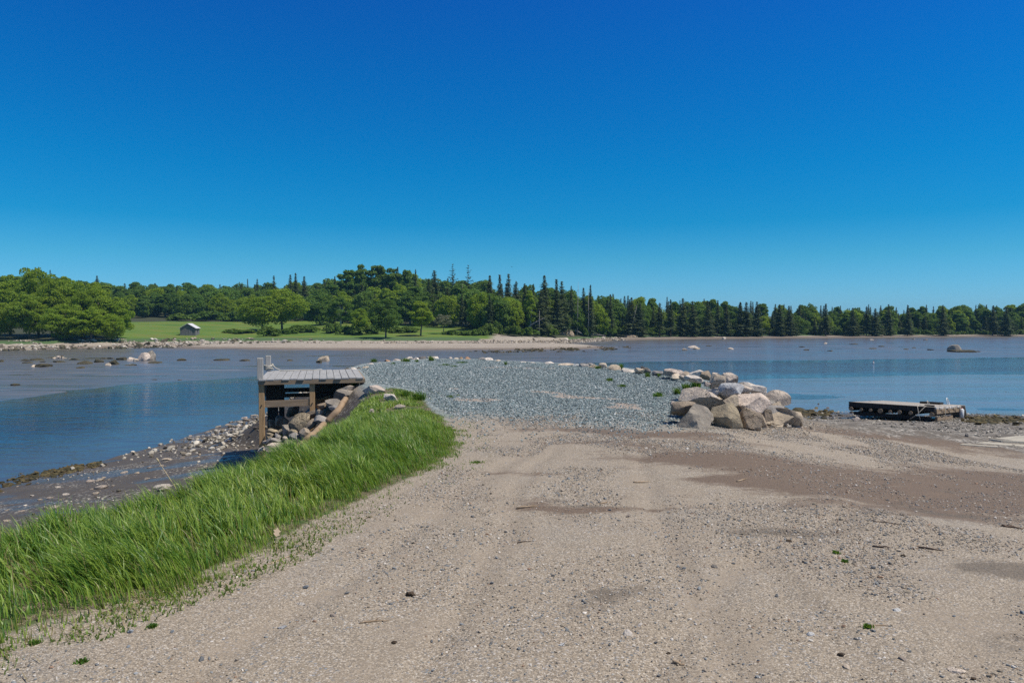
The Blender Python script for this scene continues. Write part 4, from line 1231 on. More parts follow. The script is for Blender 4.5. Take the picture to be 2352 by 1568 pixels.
PSH = ground(1600, 984)[1] - 15.45
print('pile shift', PSH)
for cx, cy, w, h, Y, c, lab, kw in [
    (740, 715, 470, 290, 15.7, 'mid', 'dark mottled round boulder lowest at the left end of the rock pile', dict(lump=.13)),
    (1085, 705, 360, 300, 16.0, 'khaki', 'grey tan rounded boulder second from the left in the bottom row', dict(lump=.08)),
    (1360, 735, 300, 270, 16.1, 'brown', 'dark slanting boulder third from the left in the bottom row', {}),
    (1490, 755, 140, 185, 16.5, 'brown', 'small dark boulder fourth in the bottom row, behind the slanting one', {}),
    (1555, 730, 130, 240, 16.9, 'brown', 'upright dark brown slab in the bottom row of the rock pile', {}),
    (1640, 665, 200, 280, 17.4, 'tan', 'tall leaning tan slab at the right end of the rock pile', dict(cuts=12)),
    (1662, 750, 140, 100, 17.0, 'tan', 'tan block under the tall leaning slab', {}),
    (1750, 752, 90, 100, 17.6, 'grey', 'small blue grey stone at the far right foot of the rock pile', {}),
    (1690, 803, 140, 52, 16.8, 'tan', 'flat tan stone in front of the tall leaning slab', {}),
    (1760, 803, 80, 42, 16.9, 'pale', 'flat pale stone ending the foot of the rock pile', {}),
    (1620, 795, 70, 52, 16.6, 'tan', 'small tan stone right of the upright dark slab', {}),
    (1812, 817, 56, 30, 16.8, 'white', 'little white stone just right of the rock pile foot', {}),
    (820, 487, 510, 225, 16.7, 'pale', 'large angular flat topped boulder, grey at its left and pink tan at its right', dict(cuts=14, depth=(.45, .75), lump=.05)),
    (590, 605, 290, 165, 16.1, 'brown', 'brown boulder squeezed under the large angular flat topped one', {}),
    (930, 430, 210, 110, 17.4, 'white', 'pale wedge rising behind the large angular boulder', dict(cuts=12)),
    (1140, 540, 220, 175, 16.7, 'tan', 'rounded tan brown boulder in the centre of the rock pile', dict(lump=.08)),
    (1390, 557, 420, 240, 16.9, 'pink', 'big pink topped block with yellow brown end at the right of the rock pile', dict(cuts=14, depth=(.45, .75), lump=.05)),
    (1148, 412, 290, 195, 17.3, 'blue', 'white and blue grey pointed boulder above the central tan one', dict(cuts=12)),
    (1285, 415, 185, 165, 17.7, 'pale', 'pale boulder right of the white and blue grey one', {}),
    (1440, 402, 205, 125, 18.1, 'white', 'pale pinkish boulder resting behind the big pink block', {}),
    (1295, 350, 170, 80, 18.5, 'grey', 'flat grey stone behind the pale boulders of the rock pile', {}),
    (990, 305, 205, 175, 18.3, 'cream', 'cream white boulder with shaded left face near the top of the pile', dict(cuts=12)),
    (1110, 275, 220, 150, 18.8, 'pale', 'grey white pointed boulder at the very top of the rock pile', dict(cuts=12)),
    (860, 230, 150, 98, 19.6, 'brown', 'brown grey boulder left of the topmost boulders', {}),
    (960, 224, 90, 50, 19.3, 'pale', 'small pale stone between the brown grey and the topmost boulder', {}),
    (870, 330, 76, 52, 18.2, 'pink', 'small pink stone behind the tallest weed tuft', {}),
    (985, 405, 80, 66, 17.7, 'grey', 'small grey stone wedged behind the pale wedge', {}),
    (1168, 337, 100, 50, 18.2, 'grey', 'small grey stone under the topmost boulder', {}),
    (475, 548, 64, 46, 16.2, 'pink', 'small pink stone lying left of the brown squeezed boulder', {}),
    (745, 206, 165, 74, 20.3, 'white', 'pale pink flat boulder behind the white slab of the yard rim', {}),
    (720, 270, 240, 80, 19.2, 'white', 'long white slab before the brown grey boulder', {}),
    (480, 200, 240, 88, 20.6, 'pink', 'long pale pink boulder on the yard rim left of the pile', dict(cuts=11)),
    (505, 242, 110, 58, 20.2, 'cream', 'small cream stone under the long pale pink boulder', {}),
    (625, 214, 100, 56, 20.7, 'tan', 'small brown grey stone right of the long pale pink boulder', {}),
    (587, 258, 88, 66, 19.9, 'pale', 'small pale stone left of the long white slab', {}),
    (300, 208, 125, 62, 21.4, 'grey', 'pale grey half sunk boulder alone on the yard rim', {}),
    (165, 172, 125, 92, 22.2, 'dark', 'dark grey slanting slab on the yard rim', dict(cuts=13, depth=(.4, .7), lump=.04)),
    (100, 180, 125, 64, 21.9, 'tan', 'tan boulder leaning on the dark slanting slab', {})]:
    x, y, w_, h_ = zp6(cx, cy, w, h)
    if Y < 19.5: Y += PSH
    rock(x, y, w_ * 1.04, h_ * 1.04, Y, c, lab, group=PILE, extra=0.12, **kw)
# stones that fill the inside of the pile and carry its upper rows
r_ = np.random.default_rng(77)
for i in range(16):
    X, Y = r_.uniform(4.0, 5.8), r_.uniform(16.9, 19.0) + PSH
    o = link('boulder', rock_mesh('boulder', 4200 + i, (0.8, 0.7, 0.6), 9, 3), None, M_ROCK)
    o.location = (X, Y, hz(X, Y) + 0.05); o.color = (*RC[('tan', 'brown', 'grey')[i % 3]], 1)
    tag(o, 'half hidden boulder in the dark gaps inside the rock pile', 'boulder', 'half hidden boulders inside the rock pile')

RIM = 'boulders along the rim of the slate yard'
def zr1(cx, cy, w, h): return 768.3 + cx * .2, 784 + cy * .2, w * .2, h * .2
def zr2(cx, cy, w, h): return 1176 + cx * .2, 799.7 + cy * .2, w * .2, h * .2


for zf_, cx, cy, w, h, Y, c, lab in [
    (zr1, 225, 322, 82, 52, 23.6, 'white', 'pale stone nearest the dock on the yard rim'), (zr1, 282, 318, 58, 52, 23.8, 'mid', 'small grey brown stone second from the dock on the rim'), (zr1, 350, 312, 98, 58, 24.2, 'tan', 'beige boulder third from the dock on the rim'),
    (zr1, 410, 277, 105, 64, 26.3, 'white', 'white boulder fourth from the dock, behind the beige one'), (zr1, 385, 296, 70, 40, 25.4, 'pale', 'low pale stone between the beige and the white boulder near the dock'), (zr1, 510, 263, 105, 52, 27.3, 'white', 'white low boulder before the rust coloured one'),
    (zr1, 600, 237, 98, 62, 28.6, 'rust', 'rust orange streaked boulder on the left rim'), (zr1, 708, 220, 115, 46, 29.4, 'pink', 'smooth pale pink boulder right of the rust coloured one'), (zr1, 795, 217, 70, 34, 29.8, 'cream', 'small cream stone left of the big white dome'),
    (zr1, 858, 202, 120, 56, 30.2, 'white', 'big white domed boulder on the far rim'), (zr1, 942, 203, 72, 44, 30.3, 'white', 'small white boulder left of the dark grey one'), (zr1, 1010, 196, 102, 56, 30.4, 'dark', 'dark grey angular boulder on the far rim'),
    (zr1, 1130, 197, 140, 54, 30.4, 'white', 'widest white boulder with tan top on the far rim'), (zr1, 1252, 207, 70, 30, 30.3, 'pink', 'little pinkish stone left of the mauve boulder'), (zr1, 1316, 199, 92, 46, 30.2, 'pink', 'mauve grey boulder half sunk in the slate'),
    (zr1, 1396, 204, 92, 36, 30.1, 'cream', 'low cream stone left of an orange tipped one'), (zr1, 1456, 200, 56, 42, 30.0, 'orange', 'orange tipped stone on the far rim'), (zr1, 1535, 198, 90, 48, 29.8, 'rust', 'round orange tan boulder on the far rim'),
    (zr1, 1700, 196, 100, 32, 29.2, 'grey', 'grey flat stone sunk behind the white one'), (zr1, 1772, 211, 105, 54, 28.8, 'white', 'white sloping boulder right of the grey flat stone'), (zr1, 1890, 225, 132, 40, 28.2, 'cream', 'wide smooth cream boulder in the middle of the rim'),
    (zr1, 2030, 238, 95, 24, 27.6, 'white', 'first of three thin white stones barely above the slate'), (zr1, 2175, 241, 100, 26, 27.2, 'white', 'middle of three thin white stones barely above the slate'), (zr1, 2285, 248, 100, 26, 26.8, 'white', 'third of three thin white stones, nearest the white dome'),
    (zr2, 425, 172, 116, 42, 26.0, 'white', 'smooth white dome right of the three thin stones'), (zr2, 620, 185, 190, 32, 25.4, 'cream', 'long flat cream slab lying along the rim'), (zr2, 745, 196, 96, 34, 25.0, 'blue', 'pale blue grey stone after the long cream slab'),
    (zr2, 825, 197, 125, 50, 24.7, 'grey', 'grey white boulder with a second grey behind it'), (zr2, 895, 185, 96, 32, 25.2, 'grey', 'grey slab behind the grey white boulder'), (zr2, 935, 217, 176, 74, 24.0, 'tan', 'brown tan boulder with dark upright right edge'),
    (zr2, 1045, 202, 100, 64, 24.0, 'cream', 'cream boulder between the brown tan and the broad tan one'), (zr2, 1165, 227, 180, 84, 23.2, 'tan', 'broad tan boulder, largest of the right rim'), (zr2, 1335, 254, 155, 54, 22.5, 'white', 'white low boulder right of the stalky weed')]:
    x, y, w_, h_ = zf_(cx, cy, w, h)
    rock(x, y, w_, h_, Y, c, lab, group=RIM, extra=0.5, cuts=8, sub=3, lump=0.07, depth=(0.6, 0.95))
# riprap on the outer slope of the yard, below the rim
r_ = np.random.default_rng(78)
for i, (x, y, s_) in enumerate([(-5.2, 30.2, .6), (-3.6, 31.4, .7), (-1.2, 31, .6), (1.2, 29.3, .6), (3.2, 27.6, .7), (4.9, 25, .6), (6, 22.8, .7), (6.9, 20.6, .7), (7.1, 18.9, .6)]):
    o = link('boulder', rock_mesh('boulder', 4300 + i, (s_ * 1.3, s_, s_ * .8), 9, 3), None, M_ROCK)
    o.location = (x, y, hz(x, y) + 0.08); o.color = (*RC[('pale', 'tan', 'grey', 'white')[i % 4]], 1)
    tag(o, 'riprap boulder on the outer slope below the rim of the slate yard', 'boulder', 'riprap below the yard rim')

# slabs beside the dock
for x, y, w, h, Y, c, lab, kw in [(858, 894, 56, 20, 18.3, 'pink', 'broad pale pink slab with grey left end beside the dock corner', dict(cuts=13, depth=(.45, .75), lump=.05)), (898, 913, 34, 20, 17.6, 'white', 'white rock half buried in grass right of the pink slab', {}),
                                  (917, 934, 30, 14, 16.6, 'cream', 'low cream stone sunk in the grass below the white rock', {}), (853, 944, 14, 12, 16.4, 'pale', 'small pale stone peeping from the bank grass', {}),
                                  (886, 958, 14, 8, 15.6, 'tan', 'tiny tan stone in the bank grass', {})]:
    rock(x, y, w, h, ground(x, y + h * 0.45)[1] + 0.15, c, lab, group='slabs in the grass beside the dock', extra=0.35, **kw)

DOCKR = 'rocks of the slope under the dock'
def zd(cx, cy, w, h): return 564.5 + cx * .13333, 846.7 + cy * .13333, w * .13333, h * .13333


for cx, cy, w, h, Y, c, lab in [
    (1350, 475, 400, 160, 20.6, 'orange', 'long ochre rock in the shade under the deck'), (1670, 437, 320, 190, 19.3, 'mid', 'grey round boulder under the deck corner'), (1755, 325, 260, 95, 19.6, 'cream', 'pale rock wedged right under the deck corner'),
    (1295, 628, 200, 120, 19.5, 'brown', 'brown grey wedge beside the middle post foot'), (1535, 590, 320, 150, 18.9, 'mid', 'dark grey block below the round boulder'), (1280, 755, 125, 120, 18.9, 'tan', 'round tan cobble right of the middle post foot'),
    (1125, 768, 165, 125, 19.2, 'brown', 'brown rock at the foot of the middle post'), (970, 748, 125, 72, 19.6, 'brown', 'small dark rock behind the big khaki one'), (910, 895, 450, 285, 18.9, 'khaki', 'biggest khaki angular rock in the middle of the slope'),
    (1132, 940, 190, 160, 18.5, 'brown', 'grey brown wedge right of the biggest khaki rock'), (1310, 860, 320, 130, 18.3, 'grey', 'grey slab lying above the log'), (700, 1035, 145, 165, 18.7, 'mid', 'upright pinkish grey rock left of the biggest khaki one'),
    (815, 1078, 160, 75, 18.4, 'khaki', 'low khaki stone before the biggest khaki rock'), (455, 1062, 180, 72, 18.9, 'khaki', 'flat olive stone behind the corner post'), (585, 1072, 135, 84, 18.8, 'khaki', 'olive stone between the flat one and the upright rock'),
    (1012, 1112, 220, 205, 18.0, 'tan', 'round pinkish tan boulder against the log'), (830, 1145, 220, 105, 18.1, 'grey', 'grey stone left of the round boulder by the log'), (1240, 1195, 280, 150, 17.4, 'mid', 'grey boulder on the grass side of the log'),
    (1565, 1015, 290, 165, 17.4, 'mid', 'grey brown boulder in the grass above the log'), (480, 1243, 300, 125, 18.2, 'grey', 'wide grey slab near the corner post'), (550, 1150, 105, 84, 18.6, 'grey', 'small grey stone above the wide slab'),
    (392, 1187, 115, 72, 18.6, 'khaki', 'small stone just right of the corner post'), (740, 1268, 195, 135, 17.9, 'mid', 'grey stone in the middle of the slope foot'), (855, 1250, 125, 84, 17.8, 'mid', 'bluish stone touching the log'),
    (680, 1187, 115, 62, 18.3, 'pale', 'pale stone above the slope foot'), (500, 1325, 300, 115, 17.8, 'pale', 'pale broken slab at the slope foot'), (272, 1378, 115, 95, 18.4, 'white', 'white block standing at the foot of the corner post'),
    (1540, 683, 250, 110, 18.5, 'grey', 'grey rock below the dark block by the log end'), (420, 1125, 120, 60, 18.8, 'khaki', 'low stone in the gap behind the corner post'), (640, 1390, 220, 90, 17.4, 'pale', 'pale rubble stone at the edge of the grass'),
    (330, 1260, 90, 60, 18.3, 'pale', 'pale cobble beside the corner post'), (600, 1300, 90, 60, 17.9, 'cream', 'cream cobble on the slope foot'), (930, 1290, 100, 60, 17.6, 'pale', 'pale cobble just left of the log'),
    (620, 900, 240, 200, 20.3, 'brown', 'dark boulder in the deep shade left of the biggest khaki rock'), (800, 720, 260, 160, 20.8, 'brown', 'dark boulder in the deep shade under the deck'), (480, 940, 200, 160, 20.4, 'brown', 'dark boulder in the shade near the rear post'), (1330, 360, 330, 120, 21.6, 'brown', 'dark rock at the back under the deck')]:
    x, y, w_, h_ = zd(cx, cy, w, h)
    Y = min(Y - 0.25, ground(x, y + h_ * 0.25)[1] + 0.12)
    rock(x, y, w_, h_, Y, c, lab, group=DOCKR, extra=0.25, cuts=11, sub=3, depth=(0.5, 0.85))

# rocks standing in the mudflat
FLAT = 'rocks lying in the tidal mudflat'
def zl(cx, cy, w, h): return cx * .2, 721.3 + cy * .2, w * .2, h * .2
def zq(cx, cy, w, h): return 1568 + cx * .33333, 627.2 + cy * .33333, w * .33333, h * .33333
def zz(cx, cy, w, h): return cx, cy, w, h


for zf_, cx, cy, w, h, c, lab in [
    (zl, 1660, 492, 150, 105, 'pink', 'left half of the big split boulder in the mudflat'), (zl, 1735, 480, 95, 125, 'mid', 'right upright half of the big split boulder in the mudflat'),
    (zl, 1512, 517, 105, 48, 'pale', 'pale block left of the big split boulder'), (zl, 1565, 527, 66, 34, 'cream', 'small cream stone touching the big split boulder'), (zl, 1780, 552, 150, 26, 'weed', 'seaweed covered ledge below the big split boulder'),
    (zl, 1300, 552, 160, 60, 'weed', 'dark weedy mound with a pale stone at its foot'), (zl, 1240, 577, 105, 34, 'cream', 'pale stone at the foot of the dark weedy mound'), (zl, 1140, 537, 125, 44, 'weed', 'dark weedy rock left of the mound'),
    (zl, 970, 557, 145, 42, 'weed', 'long dark weedy rock further left of the mound'), (zl, 930, 612, 95, 24, 'weed', 'lone low dark rock nearest the channel'), (zl, 1400, 511, 125, 36, 'weed', 'dark weedy rock right of the mound'), (zl, 1280, 505, 90, 22, 'weed', 'low dark rock behind the mound'),
    (zl, 1195, 507, 100, 22, 'weed', 'thin dark rock behind the weedy ones'), (zl, 1500, 582, 125, 20, 'weed', 'flat dark rock before the pale block'), (zl, 2085, 522, 100, 30, 'weed', 'round dark rock alone right of the split boulder'),
    (zl, 465, 587, 215, 46, 'weed', 'weedy boulder with a pale left flank'), (zl, 385, 594, 70, 28, 'cream', 'pale flank stone of the weedy boulder'), (zl, 325, 556, 98, 18, 'weed', 'thin dark rock left of the rubble mound'), (zl, 290, 528, 120, 26, 'weed', 'dark rock at the left end of the rubble mound'),
    (zl, 430, 520, 165, 32, 'weed', 'long dark rock beside the rubble mound'), (zl, 485, 545, 80, 16, 'weed', 'low dark strip before the rubble mound'), (zl, 165, 809, 105, 26, 'weed', 'dark rock alone by a green streak near the channel'), (zl, 755, 906, 70, 18, 'weed', 'small dark rock at the channel edge'),
    (zl, 2060, 756, 55, 9, 'weed', 'tiny dark stone right on the silt bank'), (zl, 1775, 751, 75, 9, 'weed', 'tiny dark stone on a pale silt streak'), (zl, 20, 537, 60, 30, 'weed', 'dark rock cut by the left picture edge'), (zl, 690, 545, 160, 24, 'weed', 'dark foot of the rubble mound'),
    (zl, 860, 517, 130, 22, 'weed', 'dark tail at the right end of the rubble mound'),
    (zz, 745, 823, 27, 13, 'tan', 'tan boulder in the mud beyond the deck'), (zz, 733, 830, 14, 7, 'weed', 'small dark rock before the tan boulder beyond the deck'), (zz, 667, 827, 16, 4, 'weed', 'low dark rock left of the tan boulder'), (zz, 562, 827, 24, 5, 'weed', 'low dark rock further left of the tan boulder'),
    (zz, 508, 826, 34, 5, 'weed', 'long flat dark rock halfway to the split boulder'), (zz, 798, 848, 19, 8, 'weed', 'dark rock at the shore just behind the deck'),
    (zq, 1872, 513, 92, 44, 'mid', 'big grey boulder standing in the right mudflat'), (zq, 1920, 537, 150, 18, 'weed', 'dark weedy ledge trailing right from the big grey boulder'), (zq, 285, 447, 32, 16, 'pale', 'pale boulder at the foot of the far marsh grass'),
    (zq, 330, 520, 42, 15, 'pale', 'pale stone left in the right mudflat'), (zq, 70, 507, 74, 18, 'pale', 'pale stone pair in the middle of the mudflat'), (zq, 15, 525, 44, 18, 'mid', 'grey stone left of the pale stone pair'), (zq, 95, 520, 50, 12, 'tan', 'tan stone below the pale stone pair'),
    (zq, 985, 482, 24, 13, 'pale', 'little pale stone far out in the right mudflat'), (zq, 850, 528, 44, 9, 'weed', 'low dark rock left in the right mudflat'), (zq, 1015, 534, 36, 7, 'weed', 'flat dark rock nearest the channel on the right'), (zq, 1310, 519, 56, 8, 'weed', 'flat dark rock middle right in the mudflat'),
    (zq, 1370, 504, 40, 8, 'weed', 'dark rock above the flat middle right one'), (zq, 1180, 488, 60, 7, 'weed', 'pair like low dark rock below the little pale stones'), (zq, 1540, 523, 40, 7, 'weed', 'flat dark rock left of the big grey boulder'), (zq, 1705, 526, 54, 9, 'weed', 'flat dark rock closest left to the big grey boulder'),
    (zq, 1590, 513, 34, 7, 'weed', 'small dark rock second left of the big grey boulder'), (zq, 1305, 459, 28, 13, 'pale', 'pale stone before the far pale beach'), (zq, 1590, 454, 30, 8, 'mid', 'grey stone below the far tree line'), (zq, 1675, 459, 28, 9, 'mid', 'grey stone right of another below the far tree line'),
    (zq, 820, 507, 40, 7, 'weed', 'low dark strip above a dark rock in the right mudflat'), (zq, 175, 500, 44, 7, 'weed', 'low dark strip right of the pale stone pair'), (zq, 2030, 539, 40, 7, 'weed', 'last dark strip right of the weedy ledge'),
    (zq, 935, 899, 12, 10, 'mid', 'small dark stone on the near wet flat left of the float'), (zq, 1000, 925, 22, 11, 'mid', 'small brown stone on the wet flat close to the float'), (zq, 700, 931, 66, 18, 'weed', 'dark weedy rock at the shore right of the rock pile'), (zq, 800, 940, 110, 28, 'weed', 'wide weedy rock at the shore between rock pile and float'),
    (zq, 895, 1066, 44, 28, 'tan', 'tan stone on the shore between rock pile and float'), (zq, 800, 1057, 60, 18, 'pale', 'flat pale stones group on the shore by the pile'), (zq, 1195, 1004, 52, 32, 'pale', 'pale stone before the left corner of the float'), (zq, 1388, 1124, 36, 14, 'brown', 'brown stone on the rubble shore before the float'),
    (zq, 1420, 1128, 22, 12, 'pale', 'pale stone right beside the brown one on the rubble shore'), (zq, 1958, 1115, 26, 28, 'dark', 'small black stone left of the concrete ramp'), (zq, 2278, 1183, 26, 13, 'pale', 'pale stone lying on the concrete ramp'), (zq, 1110, 1005, 0.1, 0.1, 'pale', None)]:
    if lab is None: continue
    x, y, w_, h_ = zf_(cx, cy, w, h)
    rock(x, y, w_, h_, None, c, lab, group=FLAT, extra=0.6, cuts=8, sub=3, deep=0.8, name='rock', cat='rock', depth=(0.6, 0.95))
# the rubble mound: pale stones heaped on dark weed
for i in range(26):
    cx = rng.normal(690, 70); cy = 525 - 40 * math.exp(-((cx - 690) / 75) ** 2) + rng.uniform(-4, 14)
    x, y, w_, h_ = zl(cx, cy, rng.uniform(26, 52), rng.uniform(16, 26))
    rock(x, y, w_, h_, 84.5 + rng.uniform(-1, 1), ('cream', 'pale', 'weed', 'tan')[i % 4], 'pale stone heaped on the rubble mound in the left mudflat', group='stones of the rubble mound in the left mudflat', extra=0.5, sub=2, name='rock', cat='rock')
x, y, w_, h_ = zl(690, 520, 300, 60)
rock(x, y, w_, h_, 85.5, 'weed', 'broad dark weedy core of the rubble mound in the left mudflat', extra=0.3, sub=3, name='rock', cat='rock')

# flat pale stones on the mud slope left of the dock (each one by itself)
MUDST = 'pale flat stones on the dark mud slope'
zm = lambda cx, cy: (cx * .2667, 925.4 + cy * .2667)
mud_pts = [(1440, 490, 95, 30), (1425, 508, 40, 16), (1070, 598, 60, 28), (1178, 605, 42, 30), (780, 676, 80, 20), (862, 664, 80, 14), (500, 724, 54, 18), (870, 732, 100, 22), (825, 778, 66, 12), (430, 818, 62, 20), (345, 833, 46, 14), (570, 788, 52, 13), (470, 899, 84, 18), (60, 923, 34, 16),
           (185, 931, 50, 18), (890, 905, 74, 26), (1395, 725, 140, 46), (1410, 750, 120, 20), (1280, 752, 50, 20), (1285, 558, 34, 16), (1268, 650, 46, 10), (1262, 657, 36, 12), (1330, 640, 26, 12), (1720, 447, 22, 30), (1770, 548, 36, 18), (1845, 528, 28, 15), (1730, 540, 24, 14), (1935, 480, 44, 16), (2010, 290, 60, 20), (1980, 278, 50, 22),
           (1835, 268, 44, 14), (1900, 244, 54, 14), (2050, 200, 60, 16), (2130, 150, 70, 18), (2100, 132, 60, 14), (2180, 110, 60, 14), (2060, 165, 50, 14), (1990, 165, 40, 14), (2150, 200, 60, 14), (2200, 215, 50, 16), (1960, 190, 44, 12), (2010, 225, 50, 14), (2190, 160, 50, 12), (1880, 205, 44, 12), (1790, 250, 40, 12), (605, 637, 24, 10), (935, 588, 24, 10), (960, 573, 20, 8),
           (895, 640, 40, 10), (790, 743, 40, 14), (935, 660, 24, 10), (280, 798, 36, 10), (325, 690, 30, 8), (150, 718, 24, 10), (30, 768, 20, 8), (520, 835, 30, 10), (315, 996, 34, 14), (300, 1010, 30, 12), (230, 1010, 24, 12), (160, 1056, 40, 12), (60, 1014, 60, 10), (410, 1040, 50, 12), (640, 1000, 40, 12), (1700, 467, 40, 12), (1570, 475, 40, 10), (1390, 540, 44, 10), (1415, 545, 40, 12), (1640, 640, 50, 14), (1600, 655, 40, 12), (1740, 650, 40, 12),
           (1520, 700, 40, 14), (1470, 715, 40, 16), (1180, 845, 60, 18), (975, 712, 30, 10), (1085, 548, 20, 8), (1215, 515, 18, 8), (1800, 420, 30, 10), (1850, 345, 30, 10), (1760, 370, 26, 10), (1690, 345, 20, 8), (1930, 380, 40, 18), (1970, 322, 30, 12), (1640, 285, 40, 8), (1600, 430, 20, 8)]
proto = [rock_mesh('stone', 5000 + i, (1, 0.8, 0.45), 8, 2) for i in range(6)]
for i, (cx, cy, w, h) in enumerate(mud_pts):
    x, y = zm(cx, cy)
    g = ground(x, y)
    wm_ = w * .2667 / F * g[1]
    o = link('stone', proto[i % 6], None, M_ROCK)
    o.location = (g[0], g[1], g[2] + wm_ * 0.04); o.rotation_euler = (rng.normal(0, .1), rng.normal(0, .1), rng.uniform(0, 6.28))
    o.scale = (wm_ * 1.05, wm_ * 1.05, max(wm_ * 0.7, h * .2667 / F * g[1] * 1.5))
    c = RC[('cream', 'white', 'pale', 'cream', 'pink')[i % 5]]; o.color = (*c, 1)
    lab = 'pale flat stone lying on the dark mud slope left of the dock'
    if w >= 70: lab = ['long flat pale stone on the mud under the dry stalk', 'flat pale slab on the wet mud near the wrack line', 'pale thin slab half covered by grass tips'][i % 3] if False else 'large flat pale slab on the dark mud slope'
    tag(o, lab, 'stone', MUDST if w < 70 else 'large pale slabs on the dark mud slope')


# the rest of the stones, as loose masses
def stone_mass(name, X, Y, size, cols, label, sink=0.25, squash=(0.35, 0.75), sub=1):
    n = len(X)
    V0, F0 = ico(sub)
    k = len(V0)
    jit = rng.uniform(0.72, 1.28, (n, k, 1))
    sc_ = np.stack([size * rng.uniform(0.75, 1.3, n), size * rng.uniform(0.6, 1.0, n), size * rng.uniform(*squash, n)], 1) * 0.5
    Vv = V0[None] * jit * sc_[:, None]
    a = rng.uniform(0, 6.28, n); c, s = np.cos(a)[:, None], np.sin(a)[:, None]
    tl = rng.normal(0, 0.25, n)[:, None]
    x0, y0, z0 = Vv[..., 0], Vv[..., 1], Vv[..., 2]
    z0 = z0 + x0 * tl
    Xr, Yr = x0 * c - y0 * s, x0 * s + y0 * c
    Z = height(X, Y)
    V = np.stack([Xr + X[:, None], Yr + Y[:, None], z0 + (Z + sc_[:, 2] * (1 - 2 * sink))[:, None]], -1)
    Fq = F0[None] + (np.arange(n) * k)[:, None, None]
    N = NT(name)
    m = N.done(N.bsdf(N.attr('tint').outputs['Color'], 0.88, None, 0.25))
    me = mesh_np(name, V.reshape(-1, 3), Fq.reshape(-1, 3), False, {'tint': np.repeat(cols[:, None], k, 1).reshape(-1, 3)})
    o = link(name, me, None, m)
    tag(o, label, 'gravel', kind='stuff')
    return o


def pick(pal, n, p=None, v=0.2):
    pal = np.array(pal)
    return pal[rng.choice(len(pal), n, p=p)] * rng.uniform(1 - v, 1 + v, (n, 1))


# crushed slate on the yard
q = scatter([(-1.2, 11.4), (-1.3, 14.5), (-2.6, 18.4), (-3.9, 19.6), (-4.4, 21.5), (-5.4, 24.5), (-5.3, 26.8), (-4.2, 28.6), (-3.1, 29.6), (-1.4, 29.2), (0.2, 27.7), (1.9, 26.2), (3.3, 24.4), (4.3, 22.2), (5.3, 20.6), (5.8, 18.9), (5.2, 17.0), (4.6, 15.7), (4.1, 13.9), (2.6, 12.0), (0.4, 11.2)], 78000, 21)
X, Y = q[:, 0], q[:, 1]
bare = zones(X, Y, 0)
ok = rng.random(len(X)) < (0.03 + 0.97 * S((bare['pad'] - 0.10) / 0.85) ** 1.3) * (1 - 0.8 * S((bare['sandy'] - 0.25) / 0.3)) * (sdist(X, Y, GVIS) > -0.2)
X, Y = X[ok], Y[ok]
stone_mass('slate_gravel', X, Y, rng.uniform(0.020, 0.046, len(X)), pick([(0.07, 0.092, 0.097), (0.155, 0.202, 0.212), (0.225, 0.285, 0.294), (0.33, 0.37, 0.37), (0.62, 0.63, 0.61)], len(X), [.16, .30, .32, .17, .05]),
           'blue grey crushed slate stones covering the yard', squash=(0.4, 0.9))
# pebbles on the road, denser in drifts
q = scatter([(-3.2, 3.6), (-2.2, 5.4), (-1.6, 7.2), (-1.0, 8.7), (-0.6, 12.5), (-0.8, 14), (3.2, 15.2), (6.4, 15.4), (9, 12), (6, 7.5), (3.2, 3.6)], 200000, 22)
X, Y = q[:, 0], q[:, 1]
dr = fbm(X * 1.1, Y * 1.1, 141, 4)
zb_ = zones(X, Y, 0)
few = 1 - 0.72 * S((zb_['brown'] - 0.35) / 0.3)
ok = rng.random(len(X)) < S((dr - 0.36) / 0.25) * few * np.clip(0.40 + 0.04 * Y + 0.35 * S((X - 1.2) / 1.5), 0, 1)
X, Y = X[ok], Y[ok]
sz = np.exp(rng.normal(math.log(0.0085), 0.42, len(X))) * (1 + 0.05 * Y)
sz = np.clip(sz, 0.005, 0.05)
stone_mass('road_gravel', X, Y, sz, pick([(0.13, 0.135, 0.14), (0.205, 0.215, 0.22), (0.29, 0.245, 0.19), (0.37, 0.31, 0.25), (0.54, 0.50, 0.45), (0.26, 0.17, 0.12)], len(X), [.10, .22, .28, .24, .12, .04]), 'small grey and tan pebbles strewn over the gravel road')
n = 150
q = scatter([(-3.0, 3.7), (-1.6, 7.2), (-0.8, 12), (5, 14), (7, 9), (3.2, 3.6)], n, 23)
stone_mass('loose_gravel', q[:, 0], q[:, 1], np.exp(rng.normal(math.log(0.022), 0.35, n)), pick([(0.20, 0.22, 0.24), (0.30, 0.31, 0.32), (0.50, 0.45, 0.40), (0.24, 0.20, 0.17)], n), 'larger loose pebbles lying here and there on the road', sub=2, sink=0.2)
# rubble of the right hand shore
q = scatter([(3.5, 15.0), (7.5, 16.3), (10, 15), (16, 13), (30, 20), (36, 27), (24, 33.5), (15.5, 36), (9, 34), (7.2, 24), (6.6, 18.5)], 15000, 24)
X, Y = q[:, 0], q[:, 1]
dr = fbm(X * 0.55, Y * 1.1, 151, 4)
ok = rng.random(len(X)) < S((dr - 0.40) / 0.2); X, Y = X[ok], Y[ok]
stone_mass('shore_rubble', X, Y, np.clip(np.exp(rng.normal(math.log(0.052), 0.45, len(X))), 0.02, 0.22), pick([(0.10, 0.10, 0.09), (0.22, 0.20, 0.17), (0.36, 0.33, 0.28), (0.52, 0.48, 0.42)], len(X), [.25, .3, .3, .15]), 'grey rubble stones strewn over the shore around the float')
